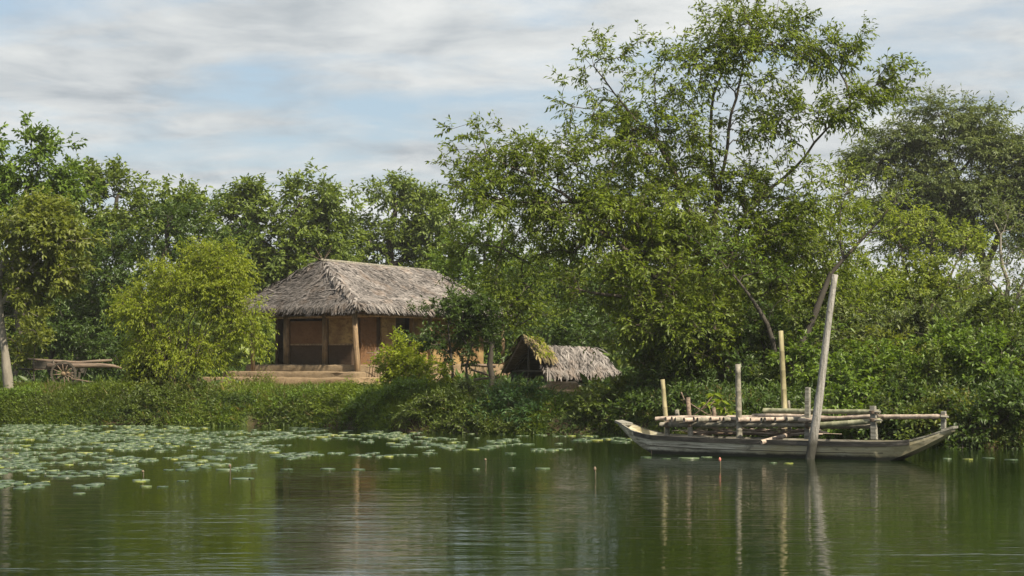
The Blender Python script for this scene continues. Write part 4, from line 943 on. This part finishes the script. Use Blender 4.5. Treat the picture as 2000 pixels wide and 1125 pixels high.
bw = np.interp(sx, [-1, -.93, -.86, -.75, -.4, 0, .5, .62, .75, .86, .93, 1], [.11, .20, .28, .37, .43, .45, .44, .42, .36, .27, .19, .10])
th_ = .035
rows_ = []
for x, g, b, t, q in zip(sx * BL, gz_, bz_, tw, bw):
    m1 = b + .55 * (g - b); mw = q + .75 * (t - q)
    rows_.append([(x, -t, g), (x, -mw, m1), (x, -q, b), (x, q, b), (x, mw, m1), (x, t, g), (x, t - th_, g), (x, mw - th_, m1), (x, max(q - th_, .01), b + .04), (x, -max(q - th_, .01), b + .04), (x, -mw + th_, m1), (x, -t + th_, g)])
V = np.array(rows_).reshape(-1, 3); f = []; n = 12
for i in range(len(sx) - 1):
    for j in range(n): q = (j + 1) % n; f.append((i * n + j, i * n + q, (i + 1) * n + q, (i + 1) * n + j))
f.append(tuple(range(n - 1, -1, -1))); f.append(tuple(range((len(sx) - 1) * n, len(sx) * n)))
MB().add(V, f).build('hull', MT['hull'], boat)
def strake(side, s0, s1, z_off, hgt, proud, mat, name):
    ss = np.linspace(s0, s1, 26); m = MB(); V = []
    for s in ss:
        g = np.interp(s, sx, gz_); b = np.interp(s, sx, bz_); t = np.interp(s, sx, tw); q = np.interp(s, sx, bw)
        def ww(z):
            m1 = b + .55 * (g - b); mw = q + .75 * (t - q)
            return np.interp(z, [b, m1, g], [q, mw, t])
        z1 = g + z_off; z0 = z1 - hgt; x = s * BL
        V += [(x, side * (ww(z0) + .004), z0), (x, side * (ww(z0) + proud), z0 + .004), (x, side * (ww(z1) + proud), z1), (x, side * (ww(z1) - .03), z1 + .004)]
    f = []
    for i in range(len(ss) - 1):
        for j in range(4): q = (j + 1) % 4; f.append((i * 4 + j, i * 4 + q, i * 4 + 4 + q, i * 4 + 4 + j))
    f += [(3, 2, 1, 0), tuple(range(len(V) - 4, len(V)))]
    return m.add(V, f).build(name, MT[mat], boat)
for sd_ in (-1, 1):
    strake(sd_, -.86, .80, .006, .10, .028, 'wood_rail', 'rub_rail')
    strake(sd_, -.80, .66, -.215, .014, .004, 'wood_dark', 'seam')
    strake(sd_, -.985, -.84, .008, .03, .012, 'wood_grey', 'gunwale_edge'); strake(sd_, .79, .985, .008, .03, .012, 'wood_grey', 'gunwale_edge')
    MB().tube([(-.73 * BL, sd_ * .47, .1), (-.73 * BL, sd_ * .44, -.1)], .004, 4).build('seam', MT['wood_dark'], boat)
for s0, s1, nm in ((-1.012, -.955, 'bow_cap'), (.955, 1.012, 'stern_cap')):
    a, b = (s0, s1); V = []
    for s in (a, b):
        g = np.interp(s, sx, gz_) + .012; t = np.interp(s, sx, tw) + .015; V += [(s * BL, -t, g - .035), (s * BL, t, g - .035), (s * BL, t, g + .015), (s * BL, -t, g + .015)]
    MB().add(V, [(0, 1, 2, 3), (7, 6, 5, 4), (0, 4, 5, 1), (1, 5, 6, 2), (2, 6, 7, 3), (3, 7, 4, 0)]).build(nm, MT['wood_grey'], boat)
for s in (-.5, 0.05, .55):
    MB().box(s * BL - .05, s * BL + .05, -.48, .48, .20, .24).build('thwart', MT['wood_rail'], boat)

rb = np.random.default_rng(501)
def bamboo(p0, p1, r0, r1=None, mat='bamboo_grey', name='bamboo_pole', parent=boat, bend=.0, hollow=.05, n=10, nodes=.34):
    p0 = np.asarray(p0, float); p1 = np.asarray(p1, float); r1 = r1 or r0; L_ = np.linalg.norm(p1 - p0)
    t = [0]; rr = [1.0]
    k = max(1, int(L_ / nodes)); ph = rb.uniform(.2, .8)
    for i in range(k + 1):
        c = (i + ph) * nodes / L_
        if .03 < c < .97:
            for dt, q in ((-.018, 1.0), (-.006, 1.06), (.006, 1.06), (.018, 1.0)): t.append(c + dt / L_); rr.append(q)
    t.append(1.0); rr.append(1.0); t = np.array(t); rr = np.array(rr)
    o = np.argsort(t); t = t[o]; rr = rr[o]
    bd = np.array((rb.normal(0, bend), rb.normal(0, bend), rb.normal(0, bend)))
    pts = p0 + (p1 - p0) * t[:, None] + bd * np.sin(PI * t)[:, None]
    return MB().tube(pts, (r0 + (r1 - r0) * t) * rr, n, hollow=hollow).build(name, MT[mat], parent, True)
# two long beams carrying the deck
bamboo(bp(1290, 829, -.30), bp(1592, 830, -.30), .052, .05, 'bamboo_grey', 'deck_beam', bend=.01)
bamboo(bp(1300, 826, .35), bp(1600, 828, .35), .05, .05, 'bamboo_grey', 'deck_beam', bend=.01)
# deck: bamboo lengths lying side by side, their cut ends stepping along the near edge
ends = [1300, 1312, 1319, 1336, 1355, 1362, 1388, 1406, 1413, 1441, 1466, 1487, 1494, 1514, 1537]
for k, e in enumerate(ends):
    p0 = bp(e, 819.5 + rb.uniform(-1.2, 1.2), -.52 + rb.uniform(-.03, .03)); ln_ = rb.uniform(.85, 1.3)
    a = R(rb.uniform(42, 62)); p1 = p0 + np.array((math.cos(a) * ln_, math.sin(a) * ln_, rb.uniform(0, .02)))
    bamboo(p0, p1, rb.uniform(.042, .055), rb.uniform(.035, .045), ('bamboo_pink', 'bamboo_pink', 'bamboo_grey')[k % 3], 'deck_bamboo', hollow=.08)
for k, (x0, x1, y0, y1, yo, mt) in enumerate([(1281, 1420, 818, 818, -.25, 'bamboo_pink'), (1300, 1480, 817, 818, -.12, 'bamboo_pink'), (1380, 1560, 817, 819, -.3, 'bamboo_pink'), (1320, 1590, 816, 816, .1, 'bamboo_grey'), (1420, 1590, 815, 818, .3, 'bamboo_pink'), (1540, 1592, 821, 820, -.36, 'bamboo_pink'), (1470, 1640, 812, 817, .0, 'bamboo_pink')]):
    bamboo(bp(x0, y0, yo), bp(x1, y1, yo), .045, .042, mt, 'deck_bamboo', bend=.012)
# side rails towards the stern
bamboo(bp(1492, 802, .18), bp(1718, 804, -.1), .058, .045, 'bamboo_green', 'side_rail', bend=.01)
bamboo(bp(1500, 815, .05), bp(1712, 812, -.12), .045, .04, 'bamboo_pink', 'side_rail', bend=.015)
bamboo(bp(1655, 814, -.02), bp(1849, 813, .0), .050, .046, 'bamboo_pink', 'side_rail', bend=.008)
bamboo(bp(1588, 831, -.36), bp(1720, 821, -.24), .062, .055, 'bamboo_green', 'side_rail', bend=.008)
bamboo(bp(1600, 833, .35), bp(1704, 832, .1), .055, .05, 'bamboo_grey', 'side_rail')
# posts
def bpost(x0, y0, x1, y1, yo, r0, r1, mat, sq=False, name='post'):
    a = bp(x0, y0, yo); b = bp(x1, y1, yo)
    return bamboo(a, b, r0, r1, mat, name, hollow=.03, nodes=.4)
bpost(1349, 852, 1348, 834, -.36, .062, .058, 'bamboo_grey'); bpost(1444, 856, 1441, 711, -.36, .066, .056, 'bamboo_grey')
bpost(1303, 850, 1294, 741, .15, .055, .047, 'bamboo_yellow'); bpost(1324, 825, 1322, 800, .25, .05, .046, 'bamboo_grey')
bpost(1347, 830, 1344, 776, .1, .05, .045, 'wood_cart'); bpost(1396, 825, 1394, 796, .2, .05, .04, 'wood_cart')
bpost(1535, 852, 1525, 646, .34, .066, .05, 'bamboo_yellow'); bpost(1544, 850, 1540, 782, .42, .035, .03, 'bamboo_grey')
bpost(1303, 852, 1303, 832, -.22, .055, .052, 'bamboo_grey'); bpost(1542, 853, 1541, 830, .0, .04, .035, 'bamboo_grey')
def square_post(x0, y0, x1, y1, yo, hw, mat='wood_grey'):
    a = bp(x0, y0, yo); b = bp(x1, y1, yo); c = (a + b) / 2; d = (b - a); h = np.linalg.norm(d); t = d / h
    m = MB(); u = np.array((1., 0, 0)); v = np.array((0, 1., 0)); V = []
    for p, k in ((a, 1), (c, .97), (b, .93)):
        for q in ((-1, -1), (1, -1), (1, 1), (-1, 1)): V.append(p + hw * k * (q[0] * u + q[1] * v) + rb.normal(0, .003, 3))
    f = [(3, 2, 1, 0), (8, 9, 10, 11)]
    for i in range(2):
        for j in range(4): q = (j + 1) % 4; f.append((i * 4 + j, i * 4 + q, i * 4 + 4 + q, i * 4 + 4 + j))
    return m.add(V, f).build('post', MT[mat], boat)
square_post(1577, 858, 1578, 757, -.22, .048); square_post(1708, 858, 1705, 793, -.28, .055); square_post(1843, 840, 1843, 803, .0, .042)
# peg ends and lashings where the rails meet their post
for (x0, y0, x1, y1) in ((1700, 804, 1720, 805), (1698, 821, 1723, 821), (1838, 813, 1853, 814)):
    bamboo(bp(x0, y0, -.34 if x0 < 1800 else -.06), bp(x1, y1, -.34 if x0 < 1800 else -.06), .02, .018, 'wood_grey', 'peg', hollow=.0 or .01)
def lashing(px, py, yo, r, ax):
    c = bp(px, py, yo); m = MB(); t = np.linspace(0, 2 * PI, 13)
    for k in range(4):
        o = (k - 1.5) * .016
        if ax == 'z': pts = np.c_[c[0] + r * np.cos(t), c[1] + r * np.sin(t), np.full(13, c[2] + o)]
        else: pts = np.c_[np.full(13, c[0] + o), c[1] + r * np.cos(t), c[2] + r * np.sin(t)]
        m.tube(pts, .008, 5, caps=False)
    return m.build('lashing', MT['wood_cart'], boat, True)
lashing(1706, 805, -.28, .085, 'z'); lashing(1706, 820, -.28, .085, 'z'); lashing(1443, 829, -.33, .075, 'x'); lashing(1349, 830, -.31, .07, 'x'); lashing(1578, 830, -.28, .075, 'x'); lashing(1578, 803, -.1, .07, 'x'); lashing(1843, 813, .0, .065, 'z'); lashing(1304, 829, -.3, .07, 'x')

# loose sticks in the boat and the cut bamboo over the gunwale
lb = bamboo(bp(1487, 864, -.62), bp(1548, 847, .0), .052, .045, 'bamboo_pink', 'cut_bamboo', parent=None, hollow=.10)
lb.location = boat.location; lb.rotation_euler = boat.rotation_euler
tag(lb, 'short cut bamboo poking out over the near gunwale of the boat', 'bamboo')
SL = ['long pale stick lying lowest under the deck', 'crooked stick crossing the others below the deck', 'split stick with ragged tip below the deck', 'thin twig-like stick under the deck towards the bow', 'knotty stick behind the cut bamboo', 'short stick lying near the leaning pole', 'darker stick deep under the middle of the deck', 'forked pale stick beside the square post']
for k, (x0, y0, x1, y1, yo) in enumerate([(1355, 846, 1520, 845, .1), (1400, 842, 1560, 850, .0), (1480, 840, 1590, 848, .1), (1340, 842, 1430, 846, .2), (1500, 850, 1575, 841, -.05), (1545, 847, 1606, 848, -.1), (1380, 848, 1490, 841, .25), (1560, 840, 1618, 846, .15)]):
    a = bp(x0, y0, yo); b = bp(x1, y1, yo - .1); r = rb.uniform(.02, .034)
    m = MB().tube([a, a * .6 + b * .4 + rb.normal(0, .02, 3), a * .3 + b * .7 + rb.normal(0, .02, 3), b], [r, r * .95, r * .9, r * .7], 8)
    o = m.build('stick', MT['bamboo_pink' if k % 2 else 'wood_cart'], None, True); o.location = boat.location; o.rotation_euler = boat.rotation_euler
    tag(o, SL[k], 'stick', 'loose sticks lying in the boat')

bw_ = MB()
for k in range(34):
    a = bp(rb.uniform(1350, 1600), rb.uniform(838, 849), rb.uniform(-.1, .35)); L_ = rb.uniform(.3, .9); an = rb.uniform(-.5, .5) + (PI if rb.random() < .5 else 0)
    b = a + L_ * np.array((math.cos(an), .5 * math.sin(an), rb.normal(.02, .06)))
    bw_.tube([a, (a + b) / 2 + rb.normal(0, .03, 3), b], [.014, .011, .005], 5)
o = bw_.build('brushwood', MT['bamboo_pink'], None, True); o.location = boat.location; o.rotation_euler = boat.rotation_euler
tag(o, 'tangle of thin brushwood heaped in the boat below the deck', 'brushwood', kind='stuff')

# the tall leaning pole standing in the water
q1 = P(1634, 536, 23.0); dz = P(1580, 895, 23.05)
q0 = dz + (dz - q1) * .2
ts = np.linspace(0, 1, 26); rp = np.random.default_rng(511)
pts = q0 - dz + (q1 - q0) * ts[:, None] + np.c_[.03 * np.sin(ts * 5), np.zeros(26), np.zeros(26)]
pmt = Mat('pole_weathered'); tcn = pmt.n('ShaderNodeTexCoord').outputs['Object']
pg = pmt.noise(9, 8, 0.7, vec=tcn, sc=(3, 3, .22)); pk = pmt.noise(4.5, 6, 0.75, vec=tcn, sc=(1.6, 1.6, .8)); pf = pmt.noise(30, 4, .6, vec=tcn, sc=(1, 1, .5))
pc = pmt.ramp(pg, [(0.30, (0.07, 0.066, 0.056)), (0.46, (0.22, 0.21, 0.19)), (0.7, (0.38, 0.37, 0.34))])
pc = pmt.mix(pmt.ramp(pk, [(0.56, (0, 0, 0)), (0.66, (0.85, 0.85, 0.85))]), pc, (0.06, 0.055, 0.045))
pz = pmt.n('ShaderNodeSeparateXYZ'); pmt.l(tcn, pz.inputs[0])
pc = pmt.mix(pmt.ramp(pmt.math('ADD', pz.outputs[2], pmt.math('MULTIPLY', pk, -.6)), [(0.0, (1, 1, 1)), (0.35, (0, 0, 0))]), pc, (0.035, 0.034, 0.026))
pmt.bsdf(pc, .85, pmt.bump(pmt.math('ADD', pg, pf), 0.9, 0.02)); MT['pole_bleached'] = pmt.m
pole = MB().tube(pts, np.interp(ts, [0, .2, .5, 1], [.098, .095, .080, .060]) * (1 + rp.normal(0, .02, 26)), 12).build('mooring_pole', MT['pole_bleached'], None, True)
pole.location = dz
tag(pole, 'tall bleached wooden pole leaning out of the water against the boat', 'pole')

# weed growing behind the deck
def weed():
    rg = np.random.default_rng(521); c = bp(1395, 820, .55); 
    wp = np.array((bc[0] + c[0] * ca - c[1] * sa, bc[1] + c[0] * sa + c[1] * ca, .72))
    root = empty('leafy_weed', tuple(wp), label='papaya-like weed sprouting from the boat deck', cat='plant')
    st = MB(); LV = []
    for (dx, h) in ((0, .55), (.15, .42), (.2, .25), (-.15, .35), (.28, .18)):
        tip = np.array((dx, rg.normal(0, .05), h)); st.tube([(dx * .2, 0, 0), tip * .6, tip], [.012, .010, .006], 6)
        for j in range(9):
            a = 2 * PI * j / 9 + rg.uniform(0, .4)
            LV.append((tip, np.array((math.cos(a), math.sin(a), rg.uniform(-.5, .25)))))
    st.build('stem', MT['wood_cart'], root, True)
    b = np.array([l[0] for l in LV]); d = unit(np.array([l[1] for l in LV])); k = len(b)
    link('leaf_cluster', leaves_mesh('leaf_cluster', b, d, np.array((0, 0, 1.)) + .3 * rg.normal(size=(k, 3)), rg.uniform(.18, .30, k), rg.uniform(.06, .09, k), rg.uniform(.5, 1, k), MT['grass']), root)
    c = bp(1345, 820, .1); root2 = empty('dead_branch', (wp[0] - .1, wp[1] - .1, .74), label='dry forked twigs lying across the boat deck', cat='branch')
    for k, pts in enumerate([[(-.42, 0, .02), (-.18, 0, .22), (.05, .02, .48)], [(-.55, 0, .42), (-.3, 0, .25), (-.05, 0, .1), (.3, 0, .02)], [(-.2, 0, .2), (.02, .03, .3), (.1, 0, .4)], [(.3, 0, .25), (.38, 0, .12), (.6, 0, 0)], [(-.62, 0, .58), (-.55, 0, .42), (-.58, 0, .3)]]):
        MB().tube(pts, np.linspace(.016, .007, len(pts)), 6).build('twig', MT['wood_cart'], root2, True)
weed()

# ------------------------------------------------------------------ lily pads and buds
def pad_mat():
    m = Mat('lily_pad')
    oi = m.n('ShaderNodeObjectInfo').outputs['Random']
    at = m.n('ShaderNodeAttribute', attribute_name='tint').outputs['Fac']
    k = m.math('FRACT', m.math('ADD', oi, at))
    col = m.ramp(k, [(0.0, (0.03, 0.055, 0.02)), (0.5, (0.06, 0.10, 0.045)), (0.90, (0.12, 0.165, 0.085)), (0.95, (0.19, 0.23, 0.04)), (1.0, (0.24, 0.26, 0.05))])
    n = m.noise(9, 4, 0.6)
    m.bsdf(m.mix(m.math('MULTIPLY', n, .35), col, (0.05, 0.07, 0.03)), 0.38, spec=0.45); return m.m
PM = pad_mat(); rl = np.random.default_rng(601)
def pad_geo(r, rg, z=0.0):
    n = 16; a0 = rg.uniform(0, 2 * PI); a = a0 + np.linspace(.10, 2 * PI - .10, n); rr = r * (1 + rg.normal(0, .025, n))
    lift = np.abs(rg.normal(0, .003, n)) + .001
    V = np.concatenate([[(0, 0, .003)], np.c_[np.cos(a) * rr * .7, np.sin(a) * rr * .7, np.full(n, .004)], np.c_[np.cos(a) * rr, np.sin(a) * rr, .004 + lift], [(0, 0, -.01)], np.c_[np.cos(a) * rr * .96, np.sin(a) * rr * .96, np.full(n, -.012)]])
    f3 = []; f4 = []
    for j in range(n - 1):
        f3.append((0, 1 + j, 2 + j)); f4.append((1 + j, 1 + n + j, 2 + n + j, 2 + j)); f4.append((1 + n + j, 2 * n + 2 + j, 2 * n + 3 + j, 2 + n + j)); f3.append((2 * n + 1, 2 * n + 3 + j, 2 * n + 2 + j))
    V[:, 2] += z
    return V, np.array(f3), np.array(f4)
lowx = [-60, 0, 150, 270, 450, 600, 900, 1200, 1230]; lowy = [948, 954, 956, 946, 922, 896, 888, 884, 878]
cand = []
while len(cand) < 16000:
    px = rl.uniform(-120, 1240); py = 828 + (980 - 828) * rl.random() ** 1.25
    if py > np.interp(px, lowx, lowy): continue
    d = F * HC / (py - YH); x = (px - 1000) / F * d
    if d > bank(np.array(x)) - .25: continue
    nz = float(vnoise(x * 1.1 + 20, d * .55)) * .5 + float(vnoise(x * 3.4 + 4, d * 1.5)) * .5
    edge = np.interp(py, [828, 845, np.interp(px, lowx, lowy) - 20, np.interp(px, lowx, lowy)], [1.0, 1.0, .8, .3]) * np.interp(px, [0, 500, 800, 1000, 1240], [1, .95, .7, .55, .6])
    if nz > .22 + .27 * edge: continue
    cand.append((x, d))
    if rl.random() < .0004: pass
extra = [(155, 964), (285, 950), (318, 963 - 12), (357, 940), (475, 935), (640, 916), (700, 917), (770, 916), (850, 915), (930, 916), (1000, 914), (1060, 915), (560, 917), (1262, 893), (1300, 896), (1345, 895), (1380, 893), (1742, 900), (1760, 901), (1850, 896), (1890, 897), (1930, 895), (1975, 898), (1510, 904), (1540, 905), (220, 930), (100, 930), (40, 941), (75, 952)]
cand = [((px - 1000) / F * (F * HC / (py - YH)), F * HC / (py - YH)) for px, py in extra] + cand
pads = []; cell = {}
for (x, d) in cand:
    r = rl.uniform(.06, .115) + .11 * rl.random() ** 3; ok = True; cx, cy_ = int(x // .6), int(d // .6)
    for i in (-1, 0, 1):
        for j in (-1, 0, 1):
            for (qx, qd, qr) in cell.get((cx + i, cy_ + j), ()):
                if (qx - x) ** 2 + (qd - d) ** 2 < (1.04 * (qr + r)) ** 2: ok = False; break
            if not ok: break
        if not ok: break
    if not ok: continue
    # keep clear of the boat
    lx = (x - bc[0]) * ca + (d - bc[1]) * sa; ly = -(x - bc[0]) * sa + (d - bc[1]) * ca
    if abs(lx) < 3.4 and abs(ly) < .8: continue
    pads.append((x, d, r)); cell.setdefault((cx, cy_), []).append((x, d, r))
pads.sort(key=lambda p: -(p[2] * p[2] / p[1] ** 3))
def infr(p): return abs(p[0] / p[1] * F) < 1000
sing = [p for p in pads if infr(p)][:300]; ss_ = set(sing); rest = [p for p in pads if p not in ss_]
pm = []
for k in range(8):
    V, f3, f4 = pad_geo(.2, rl); pm.append(mesh_np('lily_pad', V, [f3, f4], PM, True, {'tint': np.zeros(len(V))}))
for k, (x, d, r) in enumerate(sing):
    o = link('lily_pad', pm[k % 8]); o.location = (x, d, .003); o.scale = (r / .2, r / .2, 1); o.rotation_euler = (0, 0, rl.uniform(0, 6.28))
    tag(o, 'flat round lily pad floating on the pond surface', 'lily pad', 'lily pads floating on the pond')
VV, F3, F4, TT, o = [], [], [], [], 0
for (x, d, r) in rest:
    V, f3, f4 = pad_geo(r, rl, .003); V[:, 0] += x; V[:, 1] += d; VV.append(V); F3.append(f3 + o); F4.append(f4 + o); o += len(V); TT.append(np.full(len(V), rl.random()))
tag(link('lily_pad_carpet', mesh_np('lily_pad_carpet', np.concatenate(VV), [np.concatenate(F3), np.concatenate(F4)], PM, True, {'tint': np.concatenate(TT)})), 'dense far carpet of lily pads along the bank', 'lily pads', kind='stuff')
print('pads', len(sing), len(rest))
pinkm = Mat('bud_pink'); pinkm.bsdf((0.42, 0.14, 0.11), .6); brownm = Mat('bud_brown'); brownm.bsdf((0.13, 0.095, 0.06), .7); stm = Mat('bud_stem'); stm.bsdf((0.08, 0.07, 0.04), .7)
BLB = [('pink lotus bud on a dark stem in front of the boat', 1406, 915, 893, pinkm), ('brown seed pod standing alone between mound and boat', 1162, 936, 911, brownm), ('pale bud rising past the edge of the lily pads', 449, 925, 906, brownm), ('small pod near the middle pads below the young tree', 948, 908, 895, brownm), ('tiny pod among the nearest lily pads', 279, 932, 918, brownm)]
for lab, px, yb_, yt, mt in BLB:
    d = F * HC / (yb_ - YH); x = (px - 1000) / F * d; h = (yb_ - yt) / F * d
    root = empty('lotus_bud', (x, d, 0), label=lab, cat='lotus bud', group='lotus buds standing out of the water')
    MB().tube([(0, 0, -.3), (0.01, 0, h * .5), (0, 0, h * .75)], .012, 6).build('stem', stm.m, root, True)
    MB().tube([(0, 0, h * .6), (0, 0, h * .7), (0, 0, h * .82), (0, 0, h * .93), (0, 0, h)], [.010, .022, .025, .017, .004], 9).build('bud', mt.m, root, True)
print('leaves', NLEAF[0], 'tris', sum(sum(len(p.vertices) - 2 for p in ()) for m_ in ()), sum(len(m_.loops) - 2 * len(m_.polygons) for m_ in bpy.data.meshes))
